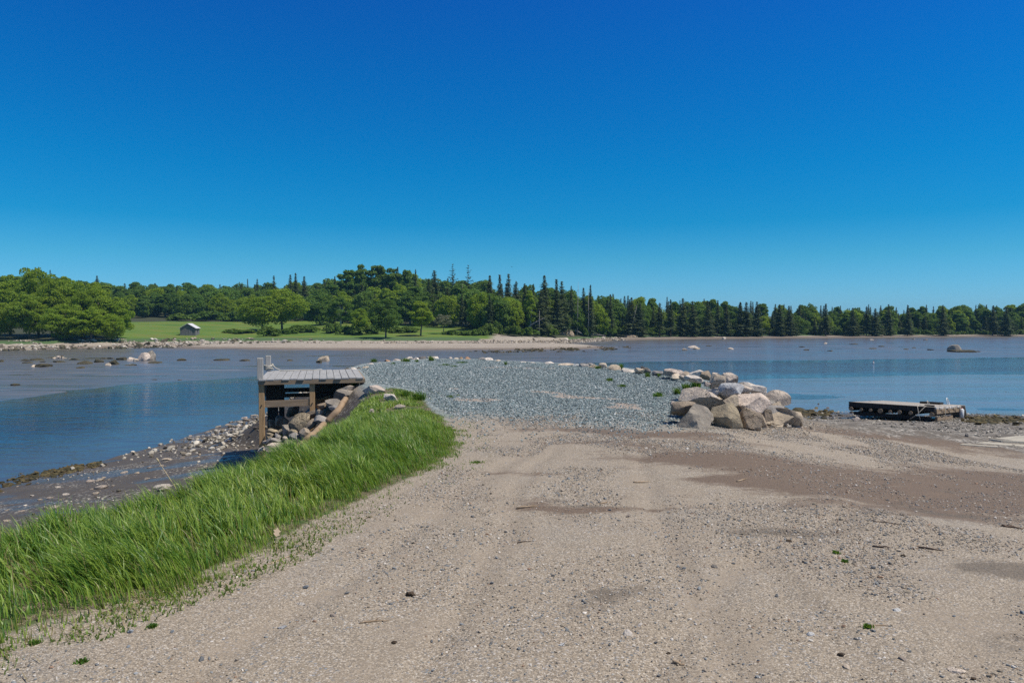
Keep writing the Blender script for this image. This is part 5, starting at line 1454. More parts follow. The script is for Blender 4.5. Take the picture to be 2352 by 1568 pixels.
# stones of the near left mud
q = scatter([(-8, 12), (-5.4, 16.2), (-5.9, 20), (-7, 26), (-8.5, 33), (-12, 34.5), (-13, 28), (-13.6, 21), (-15, 14)], 9000, 25)
X, Y = q[:, 0], q[:, 1]
up = S((Y - 19) / 8) * S((-8.0 - X + 0.28 * (Y - 18)) / -3 + 1)
dr = fbm(X * 0.6, Y * 0.6, 161, 4)
ok = rng.random(len(X)) < np.clip(S((dr - 0.48) / 0.2) * 0.2 + 0.5 * S((Y - 21) / 5) * S((X + 13.2 - 0.02 * Y) / 2), 0, 1); X, Y = X[ok], Y[ok]
stone_mass('mud_pebbles', X, Y, np.clip(np.exp(rng.normal(math.log(0.06), 0.5, len(X))) * np.where(Y > 21, 1.6, 0.75), 0.02, 0.26), pick([(0.16, 0.14, 0.11), (0.36, 0.33, 0.28), (0.55, 0.51, 0.44), (0.09, 0.08, 0.065)], len(X), [.25, .35, .28, .12]), 'small pale pebbles and shells on the dark mud beside the dock')
# boulder beach of the far left shore
n = 24000
X = rng.uniform(-120, -30, n); s_off = rng.uniform(-4, 10.5, n); Y = np.interp(X, FARX, FARY) + s_off
dens = np.interp(X, [-120, -80, -72, -60, -48, -30], [1, 0.9, 0.22, 0.22, 0.12, 0.03]) * np.where(s_off > 1, 1, 0.55)
cl = fbm(X * 0.22, Y * 0.4, 171, 4)
ok = rng.random(n) < dens * S((cl - 0.36) / 0.2); X, Y, s_off = X[ok], Y[ok], s_off[ok]
csh = pick([(0.42, 0.38, 0.32), (0.33, 0.28, 0.22), (0.52, 0.48, 0.42), (0.20, 0.17, 0.13), (0.09, 0.08, 0.05)], len(X), [.28, .26, .15, .18, .13])
csh = np.where((s_off < 1.0)[:, None] & (rng.random((len(X), 1)) < 0.7), np.array([0.075, 0.07, 0.042])[None], csh)
stone_mass('far_shore_rubble', X, Y, np.exp(rng.normal(math.log(0.36), 0.5, len(X))), csh, 'pale rubble beach of countless stones along the far left shore', squash=(0.3, 0.6))
n = 2600
X = rng.uniform(-28, 26, n); Y = np.interp(X, FARX, FARY) + rng.uniform(-3, 9, n)
ok = (Y > 116) & (rng.random(n) < 0.25 + 0.6 * (X > -8)); X, Y = X[ok], Y[ok]
stone_mass('spit_stones', X, Y, np.exp(rng.normal(math.log(0.3), 0.4, len(X))), pick([(0.46, 0.40, 0.33), (0.34, 0.29, 0.23), (0.22, 0.18, 0.13)], len(X)), 'stones and drift along the top of the gravel spit')

# seaweed wrack: low brown clumps
def wrack(name, pts, label, size):
    pts = np.array(pts)
    X, Y = pts[:, 0], pts[:, 1]
    stone_mass(name, X, Y, size * rng.uniform(0.5, 1.5, len(X)), pick([(0.075, 0.058, 0.028), (0.045, 0.042, 0.022), (0.11, 0.088, 0.04)], len(X)), label, squash=(0.15, 0.4), sub=2)


pts = []
for k in range(700):
    t = rng.random(); x = -10 + 240 * t; y = 1109 - 44 * t + rng.normal(0, 5) * (1.4 - t)
    if fbm(np.array([t * 14.0]), np.array([3.0]), 7)[0] > 0.36: pts.append(ground(x, y)[:2])
wrack('seaweed', pts, 'brown seaweed wrack along the left water edge', 0.14)
pts = []
for k in range(1100):
    t = rng.random() ** 0.7; x = 1060 + 390 * t; y = 809 - 10 * t + rng.normal(0, 2.2)
    if fbm(np.array([x * 0.035]), np.array([y * 0.25]), 9)[0] > 0.47: pts.append(ground(x, y, 60)[:2])
wrack('spit_seaweed', pts, 'dark seaweed fringe along the lower edge of the gravel spit', 0.30)
pts = [ground(1850 + rng.uniform(-30, 60), 950 + rng.normal(0, 4))[:2] for _ in range(160)] + [ground(2300 + rng.uniform(-90, 60), 965 + rng.normal(0, 4))[:2] for _ in range(160)] + [ground(2260 + rng.normal(0, 25), 966 + rng.normal(0, 4))[:2] for _ in range(120)]
wrack('shore_seaweed', pts, 'olive seaweed scattered along the shore beside the float', 0.22)
# ================================================================== wood materials
def mat_wood(name, a, b, rough=0.85, stretch=(1.2, 14, 14), dark=0.5, sc_=2.0):
    N = NT(name)
    rnd = N.n('ShaderNodeObjectInfo').outputs['Random']
    o = N.obj()
    off = N.n('ShaderNodeCombineXYZ', {0: N.math('MULTIPLY', rnd, 13.0), 1: N.math('MULTIPLY', rnd, 7.0), 2: rnd})
    v = N.n('ShaderNodeVectorMath', operation='ADD'); N.set(v.inputs[0], o); N.set(v.inputs[1], off.outputs[0])
    g = N.noise(N.vscale(v.outputs[0], stretch), sc_, 5, 0.7)
    blot = N.noise(v.outputs[0], 3.0, 3, 0.6)
    c = N.mix(N.sstep(g, 0.3, 0.7), a, b)
    c = N.mix(N.math('MULTIPLY', N.sstep(blot, 0.5, 0.75), dark), c, tuple(x * 0.5 for x in a))
    c = N.mix(N.math('MULTIPLY', rnd, 0.28), c, tuple(x * 0.72 for x in b))
    return N.done(N.bsdf(c, rough, N.bump(g, 0.5, 0.012), 0.25))


M_DECK = mat_wood('weathered_deck_board', (0.28, 0.28, 0.285), (0.42, 0.415, 0.41), stretch=(14, 1.0, 14), dark=0.35)
M_FASCIA = mat_wood('brown_treated_beam', (0.23, 0.165, 0.105), (0.35, 0.265, 0.18), stretch=(1.0, 14, 14))
M_POST = mat_wood('tan_treated_post', (0.36, 0.225, 0.105), (0.52, 0.35, 0.19), stretch=(14, 14, 1.0))
M_POSTG = mat_wood('grey_weathered_post', (0.33, 0.31, 0.28), (0.50, 0.48, 0.44), stretch=(14, 14, 1.0), dark=0.3)
M_DARKW = mat_wood('dark_timber', (0.030, 0.026, 0.022), (0.062, 0.054, 0.045), stretch=(1, 10, 10))  # near-black brown for rear posts, rails, cribbing and float logs
M_LOG = mat_wood('barkless_driftwood_log', (0.26, 0.175, 0.11), (0.42, 0.31, 0.21), stretch=(1, 1, 1), dark=0.4, sc_=6.0)
M_FLOATD = mat_wood('grey_float_decking', (0.30, 0.27, 0.235), (0.50, 0.46, 0.41), stretch=(1, 12, 12))
M_BLACKSHADE = mat_wood('black_and_shaded_timber', (0.016, 0.015, 0.015), (0.040, 0.036, 0.032), stretch=(1, 8, 8), rough=0.75)  # near-black colour carries the shade on the float's front; also black fittings
M_SHED = mat_wood('grey_shingled_shed_wall', (0.11, 0.11, 0.118), (0.235, 0.23, 0.23), stretch=(9, 9, 0.8), dark=0.7, sc_=1.2)
N_ = NT('rope_fibre'); M_ROPE = N_.done(N_.bsdf(N_.mix(N_.noise(N_.obj(), 40, 2), (0.42, 0.39, 0.33), (0.62, 0.58, 0.50)), 0.9))
N_ = NT('pale_sheet_roof'); M_ROOF = N_.done(N_.bsdf(N_.mix(N_.noise(N_.obj(), 3, 4, 0.7), (0.50, 0.50, 0.52), (0.72, 0.72, 0.74)), 0.55))
N_ = NT('dark_opening'); M_DARK = N_.done(N_.bsdf((0.02, 0.02, 0.022), 0.9))
N_ = NT('weathered_concrete'); M_CONC = N_.done(N_.bsdf(N_.mix(N_.noise(N_.vscale(N_.pos(), (1, 3, 1)), 2.2, 6, 0.72), (0.30, 0.27, 0.22), (0.52, 0.48, 0.40)), 0.9, N_.bump(N_.noise(N_.pos(), 30, 3), 0.4, 0.02)))
N_ = NT('white_plastic'); M_WHITE = N_.done(N_.bsdf((0.72, 0.74, 0.74), 0.4))
N_ = NT('red_plastic'); M_RED = N_.done(N_.bsdf((0.45, 0.05, 0.04), 0.5))
N_ = NT('frayed_white_edge'); M_FRAY = N_.done(N_.bsdf(N_.mix(N_.sstep(N_.noise(N_.obj(), 9, 4), 0.4, 0.6), (0.36, 0.31, 0.26), (0.70, 0.68, 0.65)), 0.85))
N_ = NT('dark_plumage'); M_BIRD = N_.done(N_.bsdf((0.05, 0.05, 0.055), 0.8))

# ================================================================== the wooden dock
DW, DL, DZ = 2.72, 3.3, 0.43
DFL = Vector((-6.72, 18.68, DZ)); drot = math.atan2(0.26, 0.966)
dock = empty('wooden_dock', DFL, drot)
tag(dock, 'small grey planked dock on tall posts standing over the rocks of the shore', 'dock')
nb = 14; pitch = DW / nb
for i in range(nb):
    r_ = 0.004 * ((i * 7) % 5 - 2)
    mb = MB().box((pitch * (i + 0.5), DL / 2 + r_ * 3, -0.019 + r_ * 0.5), (pitch - 0.013, DL + 0.10, 0.038), Euler((0, r_, r_ * 0.3)).to_matrix(), 0.004)
    o = mb.build('deck_board', M_DECK, dock)
MB().beam((-0.02, -0.02, -0.093), (DW + 0.05, -0.02, -0.093), 0.05, 0.108).build('front_beam', M_FASCIA, dock)
MB().beam((-0.02, DL + 0.03, -0.093), (DW + 0.05, DL + 0.03, -0.093), 0.05, 0.108).build('rear_beam', M_FASCIA, dock)
for x in (0.02, DW * 0.34, DW * 0.67, DW + 0.02):
    MB().beam((x, 0.02, -0.092), (x, DL, -0.092), 0.05, 0.105).build('joist', M_FASCIA, dock)


def foot(x, y):
    w = Matrix.Rotation(drot, 3, 'Z') @ Vector((x, y, 0)) + DFL
    return hz(w.x, w.y) - DFL.z - 0.35


def post(x, y, top, mat_, w=0.145, low=None, split=None):
    zb = foot(x, y) if low is None else low
    o = MB().box((x, y, (zb + top) / 2), (w, w, top - zb), None, 0.008).build('post', mat_, dock)
    return o


post(0.06, 0.085, -0.045, M_POST)                                    # front corner leg under the deck
MB().box((0.03, 0.085, 0.275), (0.15, 0.15, 0.57), None, 0.008).build('mooring_post', M_POSTG, dock)
MB().box((0.02, DL - 0.15, 0.24), (0.15, 0.15, 0.47), None, 0.008).build('mooring_post', M_POSTG, dock)
post(1.36, 0.085, -0.045, M_POST, 0.14)
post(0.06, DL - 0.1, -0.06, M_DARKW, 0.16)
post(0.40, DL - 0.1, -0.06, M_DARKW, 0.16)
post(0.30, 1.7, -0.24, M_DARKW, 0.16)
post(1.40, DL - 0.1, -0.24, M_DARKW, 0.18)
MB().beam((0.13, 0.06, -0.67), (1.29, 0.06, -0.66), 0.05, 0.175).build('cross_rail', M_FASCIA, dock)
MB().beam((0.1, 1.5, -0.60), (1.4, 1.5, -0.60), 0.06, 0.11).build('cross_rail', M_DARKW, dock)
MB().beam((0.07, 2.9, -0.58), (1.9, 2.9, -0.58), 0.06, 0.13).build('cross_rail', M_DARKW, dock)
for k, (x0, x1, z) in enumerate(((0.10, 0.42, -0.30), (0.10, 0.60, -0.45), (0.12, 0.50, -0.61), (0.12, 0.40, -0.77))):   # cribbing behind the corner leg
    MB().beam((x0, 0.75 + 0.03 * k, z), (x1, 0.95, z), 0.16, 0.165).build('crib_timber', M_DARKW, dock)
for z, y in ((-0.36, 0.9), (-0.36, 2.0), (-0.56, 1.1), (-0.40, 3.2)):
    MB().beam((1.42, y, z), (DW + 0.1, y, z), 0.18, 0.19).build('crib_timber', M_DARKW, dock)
for x, z in ((0.06, -0.70), (1.36, -0.68)):
    MB().tube([(x, -0.005, z), (x, 0.02, z)], 0.018, 8).build('bolt', M_BLACKSHADE, dock)

# rope round the rear mooring post, trailing over the boards
pc = Vector((0.02, DL - 0.15))
P = []
for k in range(60):
    a = k / 60 * 2 * math.pi * 3.2
    P.append((pc.x + 0.125 * math.cos(a) * (1.15 if k % 7 == 0 else 1), pc.y + 0.125 * math.sin(a), 0.05 + 0.15 * k / 60 + 0.02 * math.sin(a * 1.7)))
P2 = [(pc.x + 0.12, pc.y - 0.05, 0.20), (pc.x + 0.22, pc.y - 0.12, 0.10), (pc.x + 0.38, pc.y - 0.18, 0.02), (pc.x + 0.75, pc.y - 0.10, 0.016), (pc.x + 1.05, pc.y + 0.02, 0.016), (pc.x + 1.35, pc.y - 0.10, 0.016), (pc.x + 1.6, pc.y + 0.06, 0.016)]
mb = MB().tube(P[::1], 0.016, 6).tube(P2, 0.015, 6)
rope = mb.build('rope', M_ROPE, None, True); rope.location = DFL; rope.rotation_euler = (0, 0, drot)
tag(rope, 'pale rope wound round the rear mooring post and trailing over the dock boards', 'rope')

# the log lying down the bank beside the dock
pts = [(794, 921, 17.6), (775, 950, 17.55), (745, 981, 17.5), (715, 1009, 17.5), (690, 1030, 17.55), (668, 1046, 17.6)]
LP_ = [ground(p[0], p[1]) + np.array([0, 0, 0.07]) for p in pts]
rr_ = [0.075, 0.085, 0.09, 0.088, 0.08, 0.06]
lp2, lr2 = [], []
for i in range(len(LP_) - 1):
    for t in np.linspace(0, 1, 5, endpoint=False):
        q_ = LP_[i] * (1 - t) + LP_[i + 1] * t
        lp2.append(tuple(q_ + rng.normal(0, 0.008, 3))); lr2.append(rr_[i] * (1 - t) + rr_[i + 1] * t + rng.normal(0, 0.004))
lp2.append(tuple(LP_[-1])); lr2.append(rr_[-1])
log = MB().tube(lp2, lr2, 10).build('log', M_LOG, None, True)
tag(log, 'long curved brown driftwood log lying down the bank beside the dock', 'log')

# ================================================================== the float on the right shore
FR_ = Vector((16.45, 27.4)); uu = Vector((-0.742, 0.67)); vv = Vector((0.67, 0.742))
LU, LV = 3.05, 4.75
zg = hz(*FR_)
X_ax = Vector((uu.x, uu.y, -0.01)); Y_ax = Vector((vv.x, vv.y, -0.075))
fl = empty('mooring_float', (FR_.x, FR_.y, zg + 0.02))
rot = Matrix((X_ax.normalized(), Y_ax.normalized(), X_ax.cross(Y_ax).normalized() * 1.0)).transposed()
if rot.determinant() < 0 or rot.col[2].z < 0:
    rot = Matrix((X_ax.normalized(), Y_ax.normalized(), -(X_ax.cross(Y_ax)).normalized())).transposed()
flip = rot.determinant() < 0
# keep a right-handed frame: local x runs along the right side (v), local y along the dark front (u)
rot = Matrix((Y_ax.normalized(), X_ax.normalized(), Y_ax.cross(X_ax).normalized())).transposed()
fl.rotation_euler = rot.to_euler()
tag(fl, 'stranded timber float, shade-black at the front, with grey deck and log ends on the right shore', 'float')
TH = 0.56
for i in range(12):                                                     # decking across
    w_ = LV / 12
    MB().box((w_ * (i + 0.5), LU / 2, TH - 0.02 + 0.003 * (i % 3)), (w_ - 0.012, LU - 0.03, 0.04), None, 0.004).build('deck_board', M_FLOATD, fl)
MB().box((-0.04, LU / 2, TH - 0.105), (0.09, LU + 0.06, 0.20), None, 0.01).build('front_beam', M_BLACKSHADE, fl)
MB().box((LV + 0.04, LU / 2, TH - 0.105), (0.09, LU + 0.06, 0.20), None, 0.01).build('rear_beam', M_BLACKSHADE, fl)
for k, (z, m) in enumerate(((TH - 0.045, M_FRAY), (TH - 0.145, M_FASCIA), (TH - 0.245, M_FASCIA))):
    mb = MB()
    n_ = 12
    for j in range(n_):
        mb.box((LV * (j + 0.5) / n_, -0.05 - 0.012 * ((j * 5 + k) % 3), z + 0.006 * ((j * 3 + k) % 3)), (LV / n_ + 0.02, 0.08, 0.088), Euler((0.05 * ((j % 3) - 1), 0, 0.03 * ((j % 2) - .5))).to_matrix(), 0.008)
    mb.build('side_plank', m, fl)
    MB().box((LV / 2, LU + 0.05, z), (LV, 0.08, 0.09), None, 0.01).build('side_plank', M_BLACKSHADE, fl)
for j, (f_, r_) in enumerate(((0.02, 0.085), (0.15, 0.062), (0.265, 0.065), (0.385, 0.095), (0.505, 0.065), (0.615, 0.08), (0.745, 0.078), (0.985, 0.085))):
    y = LU * (1 - f_) if True else 0
    o = MB().tube([(-0.17, y, TH - 0.29), (LV * 0.5, y + 0.02, TH - 0.29), (LV - 0.05, y, TH - 0.29)], [r_, r_ * 1.05, r_], 12).build('float_log', M_DARKW, fl, False)
    MB().tube([(-0.195, y, TH - 0.29), (-0.171, y, TH - 0.29)], [r_ * 0.96, r_ * 0.99], 12).build('log_end', M_FASCIA, o)
for z, m in ((TH - 0.43, M_BLACKSHADE), (TH - 0.50, M_BLACKSHADE)):
    MB().box((0.03, LU / 2, z), (0.10, LU - 0.25, 0.075), None, 0.01).build('skid_beam', m, fl)
MB().box((LV * 0.42, 0.02, 0.075), (LV * 0.62, 0.10, 0.14), None, 0.01).build('skid_beam', M_FASCIA, fl)
MB().box((LV * 0.45, LU * 0.52, 0.06), (LV * 0.8, 0.16, 0.12), None, 0.01).build('skid_beam', M_BLACKSHADE, fl)
MB().box((LV * 0.5, LU * 0.9, 0.10), (LV * 0.9, 0.16, 0.18), None, 0.01).build('skid_beam', M_BLACKSHADE, fl)
MB().box((0.32, 0.22, TH + 0.03), (0.10, 0.34, 0.06), None, 0.01).build('cleat', M_BLACKSHADE, fl)
MB().box((LV - 0.6, LU * 0.30, TH + 0.05), (0.7, 0.8, 0.09), None, 0.02).build('hatch', M_BLACKSHADE, fl)
MB().box((LV + 0.35, 0.05, TH - 0.30), (0.9, 0.6, 0.05), Euler((0, 0.75, 0)).to_matrix(), 0.01).build('ramp_board', M_FLOATD, fl)
# things on the float
def place_local(o, par):
    o.matrix_world = Matrix.Translation(par.location) @ rot.to_4x4() @ Matrix.Translation(o.location)


def ring(c, r, tilt, rad, n=26, sq=1.0):
    return [(c[0] + r * math.cos(2 * math.pi * k / n) * sq, c[1] + r * math.sin(2 * math.pi * k / n) * math.cos(tilt), c[2] + r * math.sin(2 * math.pi * k / n) * math.sin(tilt)) for k in range(n + 1)]


o = MB().tube(ring((0.75, 0.35, TH + 0.10), 0.12, 1.2, 0), 0.012, 6).tube(ring((0.95, 0.55, TH + 0.02), 0.13, 0.0, 0), 0.012, 6).tube([(0.45, 0.6, TH + 0.02), (0.9, 0.5, TH + 0.02), (1.5, 0.4, TH + 0.02), (1.9, 0.5, TH + 0.02)], 0.011, 6).build('rope', M_ROPE, None, True)
place_local(o, fl); tag(o, 'loops of old rope lying on the float deck near its front corner', 'rope')
o = MB().tube(ring((LV - 0.3, 0.35, TH + 0.12), 0.18, 1.35, 0), 0.018, 7).build('hose', M_WHITE, None, True)
place_local(o, fl); tag(o, 'white hose arch standing at the far corner of the float deck', 'hose')
for (y0, y1, lab) in ((0.55, 0.42, 'thin rope hanging down the black front of the float'), (0.30, 0.78, 'second thin rope slung in a bight on the black front of the float')):
    o = MB().tube([(0.1, y0, TH + 0.015), (-0.12, y0, TH - 0.02), (-0.20, (y0 + y1) / 2, TH - 0.33), (-0.21, y1, TH - 0.52)], 0.010, 6).build('rope', M_ROPE, None, True)
    place_local(o, fl); tag(o, lab, 'rope')
o = MB().tube([(1.4, 0.1, TH + 0.02), (1.4, -0.12, TH - 0.02), (1.38, -0.13, TH - 0.30), (1.36, -0.12, TH - 0.42)], 0.011, 6).build('rope', M_ROPE, None, True)
place_local(o, fl); tag(o, 'rope hanging over the planked right side of the float', 'rope')
e = empty('boat_fender', (0, 0, 0)); tag(e, 'white cylindrical fender hanging at the far right corner of the float', 'fender')
e.matrix_world = Matrix.Translation(fl.location) @ rot.to_4x4() @ Matrix.Translation((LV - 0.35, -0.19, TH - 0.36))
MB().tube([(0, 0, -0.25), (0, 0, -0.21), (0, 0, 0.19), (0, 0, 0.24)], [0.03, 0.09, 0.09, 0.03], 12).build('body', M_WHITE, e, True)
MB().tube([(0, 0, 0.22), (0, 0, 0.27)], [0.035, 0.03], 10).build('cap', M_RED, e, True)
MB().tube([(0, 0, 0.26), (0, 0.05, 0.40)], 0.01, 6).build('lanyard', M_ROPE, e, True)

# ================================================================== concrete ramp strips on the right
e = empty('concrete_ramp', (0, 0, 0)); tag(e, 'half buried pale concrete boat ramp slabs at the right picture edge', 'boat ramp')
g0_ = ground(2290, 1012); e.location = g0_


def slab(pix, th=0.09, lift=0.035):
    P = [ground(*q_) for q_ in pix]
    c_ = np.mean(P, 0)
    poly = [tuple(np.array([p[0], p[1], p[2] + lift]) - g0_ - (0, 0, th)) for p in P]
    MB().prism(poly, (0, 0, th)).build('slab', M_CONC, e)


slab([(2272, 1011), (2300, 1015), (2420, 1021), (2420, 1000), (2340, 1003)])
slab([(2240, 1018), (2330, 1024.5), (2420, 1030), (2420, 1026), (2330, 1020.5), (2262, 1015.5)], lift=0.012)
slab([(2204, 1022), (2290, 1028), (2292, 1026), (2212, 1020.5)], lift=0.02)

# ================================================================== the shed on the meadow
sX, sY = -63.9, 139.0; sz = hz(sX, sY) - 0.1
shed = empty('shed', (sX, sY, sz), 0.20)
tag(shed, 'small weathered grey shed with pale metal roof standing alone on the meadow', 'shed')
W2, DD, EH, RH = 1.42, 3.4, 1.55, 2.42
mb = MB().prism([(-W2, 0, 0), (W2, 0, 0), (W2, 0, EH), (0, 0, RH), (-W2, 0, EH)], (0, DD, 0)).build('wall', M_SHED, shed)
for k in range(15):
    x = -W2 + 2 * W2 * (k + 0.5) / 15
    h_ = EH + (RH - EH) * (1 - abs(x) / W2)
    MB().box((x, -0.015 - 0.006 * (k % 3), h_ / 2 - 0.03), (2 * W2 / 15 - 0.025, 0.03, h_ - 0.06 - 0.05 * (k % 2))).build('plank', M_SHED, shed)
for s_ in (-1, 1):
    a = Vector((s_ * (W2 + 0.2), -0.25, EH - 0.09)); b = Vector((0, -0.25, RH + 0.03))
    n_ = Vector((-(b - a).z, 0, (b - a).x)).normalized() * (0.05 if (b - a).x > 0 else -0.05)
    MB().prism([a, b, b + n_, a + n_], (0, DD + 0.5, 0)).build('roof_sheet', M_ROOF, shed)
MB().box((0.45, -0.045, 0.75), (0.62, 0.03, 1.35)).build('door', M_SHED, shed)
MB().box((W2 + 0.012, DD * 0.5, 0.95), (0.03, 0.5, 0.45)).build('window', M_DARK, shed)

# sandy slump of the eroded bank: bare earth face under the spruces
def slump(px, base, w, h, Y, label):
    p0 = at(px, base, Y)
    V, Fc = ico(4); V = V.copy()
    hw, hh = w / F * Y * 0.5, h / F * Y
    V = V * np.array([hw, 1.6, hh])
    V += (fbm(V[:, 0] * 1.3 + px, V[:, 2] * 2 + 3, 201)[:, None] - 0.5) * np.array([0.5, 0.9, 0.5])
    N = NT('bare_bank_earth')
    m = N.done(N.bsdf(N.mix(N.noise(N.vscale(N.pos(), (1.5, 1, 0.4)), 1.5, 5, 0.7), (0.16, 0.115, 0.08), (0.46, 0.37, 0.26)), 0.95))
    o = link('earth_slump', mesh_np('earth_slump', V, Fc, True), None, m); o.location = (p0[0], p0[1] + 0.8, hz(p0[0], p0[1]) - 0.1)
    tag(o, label, 'eroded bank')


slump(1297, 770, 46, 14, 161, 'sandy eroded bank face under the spruces at the far shore')
slump(1450, 770, 34, 8, 170, 'smaller sandy slump at the foot of the leaning dead spruce')

# small things: buoy on the channel, bird in the sky
p = at(2006, 834, 74.5)
e = empty('mooring_buoy', (p[0], p[1], ZW + 0.06)); tag(e, 'tiny white buoy floating on the dark channel at the right', 'buoy')
V, Fc = ico(3); link('body', mesh_np('body', V * 0.10, Fc, True), e, M_WHITE)
MB().tube([(0, 0, 0.12), (0, 0, 0.24)], [0.03, 0.025], 8).build('cap', M_RED, e, True)
p = at(1175, 613, 70)
e = empty('flying_bird', tuple(p)); e.scale = (0.42, 0.42, 0.42); tag(e, 'small dark bird gliding in the sky above the spruces', 'bird')
V, Fc = ico(3); link('body', mesh_np('body', V * np.array([0.075, 0.20, 0.06]) + np.where(V[:, 1:2] > 0.6, 1, 0) * np.array([0, 0.05, 0.02]), Fc, True), e, M_BIRD)
for s_ in (-1, 1):
    mb = MB().prism([(s_ * 0.04, 0.10, 0.02), (s_ * 0.17, 0.12, 0.06), (s_ * 0.33, 0.0, 0.02), (s_ * 0.17, -0.03, 0.05), (s_ * 0.04, -0.07, 0.02)], (0, 0, 0.012))
    mb.build('wing', M_BIRD, e)

# ================================================================== litter on the road: sticks, a clod, a leaf
M_STICK = mat_wood('dry_stick', (0.30, 0.21, 0.13), (0.48, 0.37, 0.26), stretch=(1, 1, 1), sc_=8)
M_STICKD = mat_wood('dark_stick', (0.07, 0.05, 0.04), (0.15, 0.10, 0.075), stretch=(1, 1, 1), sc_=8)


def stick(x0, y0, x1, y1, r, m, label, bend=0.0, twigs=0):
    a, b = ground(x0, y0), ground(x1, y1)
    a[2] += r * 0.8; b[2] += r * 0.8
    d = b - a; side = np.array([-d[1], d[0], 0])
    mid = (a + b) / 2 + side * bend; mid[2] = max(mid[2], hz(mid[0], mid[1]) + r * 0.8)
    ts = [a, a * 0.6 + mid * 0.4 + rng.normal(0, r * 0.6, 3), mid, mid * 0.5 + b * 0.5 + rng.normal(0, r * 0.6, 3), b]
    mb = MB().tube([tuple(t) for t in ts], [r, r, r * 0.9, r * 0.7, r * 0.35], 6)
    for k in range(twigs):
        t = ts[1 + k % 3]; mb.tube([tuple(t), tuple(t + d * 0.18 + side * (0.2 if k % 2 else -0.22) + (0, 0, 0.01))], [r * 0.5, r * 0.25], 5)
    tag(mb.build('stick', m, None, True), label, 'stick')


for a in [(1186, 1169, 1234, 1163, 0.011, M_STICK, 'pale bleached stick in the middle of the road', 0.02, 0), (1378, 1157, 1406, 1152, 0.008, M_STICK, 'thin pale stick on the dark weedy patch of the road', 0.05, 0),
          (1455, 1108, 1492, 1107, 0.010, M_STICK, 'pale stick on the brown dirt at the centre of the road', 0.0, 0), (826, 1431, 893, 1425, 0.006, M_STICK, 'forked thin twig on the lower left of the road', 0.05, 3),
          (2005, 1255, 2046, 1260, 0.009, M_STICKD, 'dark stick lying left of another on the right road', 0.02, 0), (2110, 1258, 2168, 1265, 0.009, M_STICKD, 'longer dark stick on the right road', 0.03, 0), (1187, 1247, 1222, 1243, 0.005, M_STICKD, 'reddish thin twig below the bleached stick', 0.04, 1),
          (2300, 1208, 2345, 1214, 0.014, M_STICKD, 'dark brown stick at the right picture edge', 0.02, 0), (1545, 1522, 1572, 1527, 0.010, M_STICK, 'pale splinter near the bottom of the road', 0, 0), (1692, 1106, 1716, 1100, 0.009, M_STICK, 'small pale stick on the brown dirt', 0.0, 0),
          (838, 1192, 868, 1182, 0.005, M_STICK, 'straw coloured twig at the edge of the grass', 0.04, 0), (225, 1412, 275, 1396, 0.007, M_STICKD, 'reddish stem lying at the grass edge on the left', 0.03, 0), (302, 1388, 365, 1370, 0.006, M_STICK, 'pale reed stem lying at the grass edge', 0.05, 1),
          (615, 1296, 690, 1270, 0.005, M_STICK, 'long pale reed stem at the grass edge', 0.03, 0), (2000, 1196, 2070, 1205, 0.006, M_STICKD, 'thin dark twig in the brown dirt on the right', 0.05, 0), (1990, 1440, 2040, 1436, 0.005, M_STICK, 'pale grass stem on the right road', 0.08, 0)]:
    stick(*a)
for x, y, s_, lab in [(943, 1367, 0.030, 'dark clod of dung on the road'), (905, 1476, 0.016, 'small brown clod near the bottom left of the road'), (2300 - 64, 1560 - 0, 0.012, 'dark crumb at the bottom right'), (1535, 1500, 0.012, 'dark brown clod low on the road'), (1932, 1505, 0.017, 'brown fuzzy clod on the lower right road'),
                      (1812, 1243, 0.02, 'little reddish clod under the dark patch'), (2075, 1277, 0.018, 'dark clod below the dark sticks')]:
    g = ground(x, y)
    _rs[0] += 1
    o = link('clod', rock_mesh('clod', _rs[0], (s_ * 2.6, s_ * 1.9, s_ * 1.3), 5, 3, 0.5), None, M_ROCK)
    o.location = (g[0], g[1], g[2] + s_ * 0.35); o.color = (0.085, 0.062, 0.042, 1)
    tag(o, lab, 'clod')
g = at(636, 1222, 6.35)
N_ = NT('dry_leaf'); M_DRY = N_.done(N_.bsdf((0.36, 0.28, 0.20), 0.8))
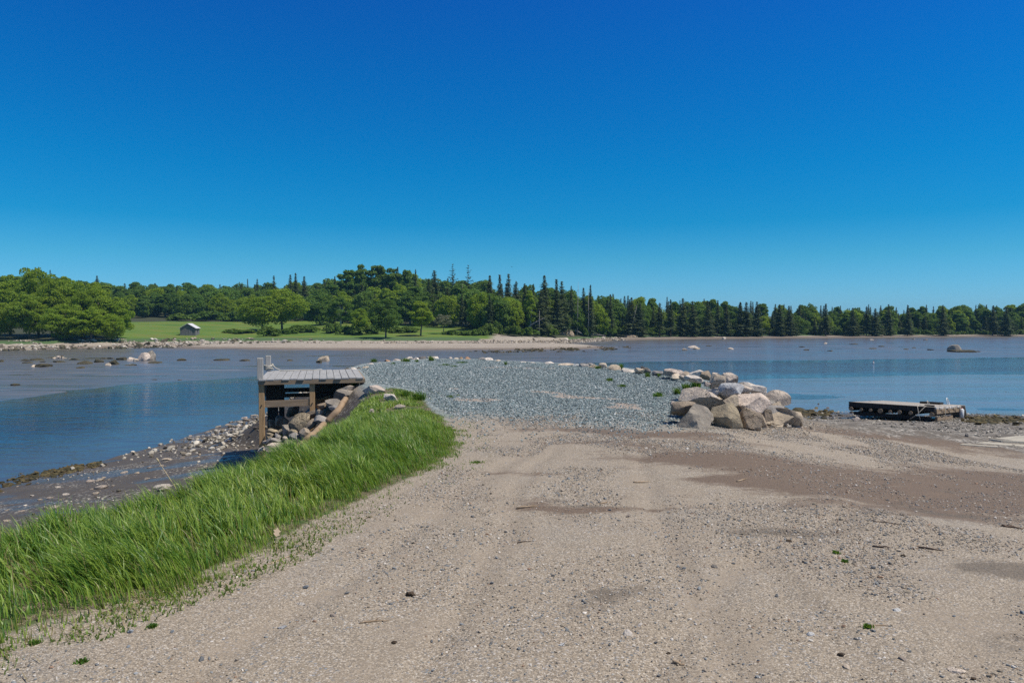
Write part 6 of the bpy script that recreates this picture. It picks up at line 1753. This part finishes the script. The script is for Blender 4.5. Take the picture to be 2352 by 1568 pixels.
lv = [(0, 0, -0.045), (0.03, 0.01, -0.02), (0.018, 0, 0.0), (0.036, 0.01, 0.02), (0.012, 0, 0.03), (0, 0, 0.055), (-0.014, 0, 0.03), (-0.036, -0.01, 0.018), (-0.018, 0, 0), (-0.03, -0.01, -0.02)]
o = MB().prism(lv, (0, 0.003, 0)).build('dry_leaf', M_DRY); o.location = tuple(g); o.rotation_euler = (-0.85, 0.2, 0.3)
tag(o, 'single dry oak leaf caught upright in the bank grass', 'leaf')
for x, y, w, h, c, lab in [(690 // 1, 1388, 26, 9, 'grey', 'flat grey stone by a rosette of weeds on the lower left road'), (648, 1440, 22, 9, 'blue', 'bluish flat pebble on the lower left road'), (1440, 1475 - 22, 26, 13, 'white', 'white angular pebble on the lower right road'), (1905, 1560 - 120, 20, 9, 'pale', 'pale pebble on the right road'), (2195, 1540, 40, 14, 'pale', 'pale flat stone at the bottom right'),
                           (1860, 1455, 22, 11, 'blue', 'blue grey pebble on the lower right road'), (1990, 1150 + 90, 14, 5, 'grey', 'grey pebble on the right road'), (2060, 1400, 26, 9, 'blue', 'bluish stone beside the weedy dark patch'), (1640, 1300, 16, 8, 'dark', 'dark slate pebble in the middle right road'), (1290, 1480, 18, 7, 'blue', 'slate pebble low in the middle of the road')]:
    rock(x, y, w, h, None, c, lab, group='single stones on the road', extra=0.5, sub=3, name='stone', cat='stone')
# ================================================================== the air
hz_m = bpy.data.materials.new('haze'); hz_m.use_nodes = True
ht = hz_m.node_tree; ht.nodes.clear()
ho = ht.nodes.new('ShaderNodeOutputMaterial'); hv = ht.nodes.new('ShaderNodeVolumePrincipled')
hv.inputs['Color'].default_value = (0.30, 0.66, 1.0, 1); hv.inputs['Density'].default_value = 0.00022; hv.inputs['Anisotropy'].default_value = 0.0
ht.links.new(hv.outputs[0], ho.inputs['Volume'])
zlo, ztop = float(TZ.min()) - 1.0, 30.0
ho_ = MB().box((0, 0, (zlo + ztop) / 2), (2860, 2860, ztop - zlo)).build('haze', hz_m)
tag(ho_, 'thin blue haze of the air over the whole inlet', 'haze', kind='stuff')
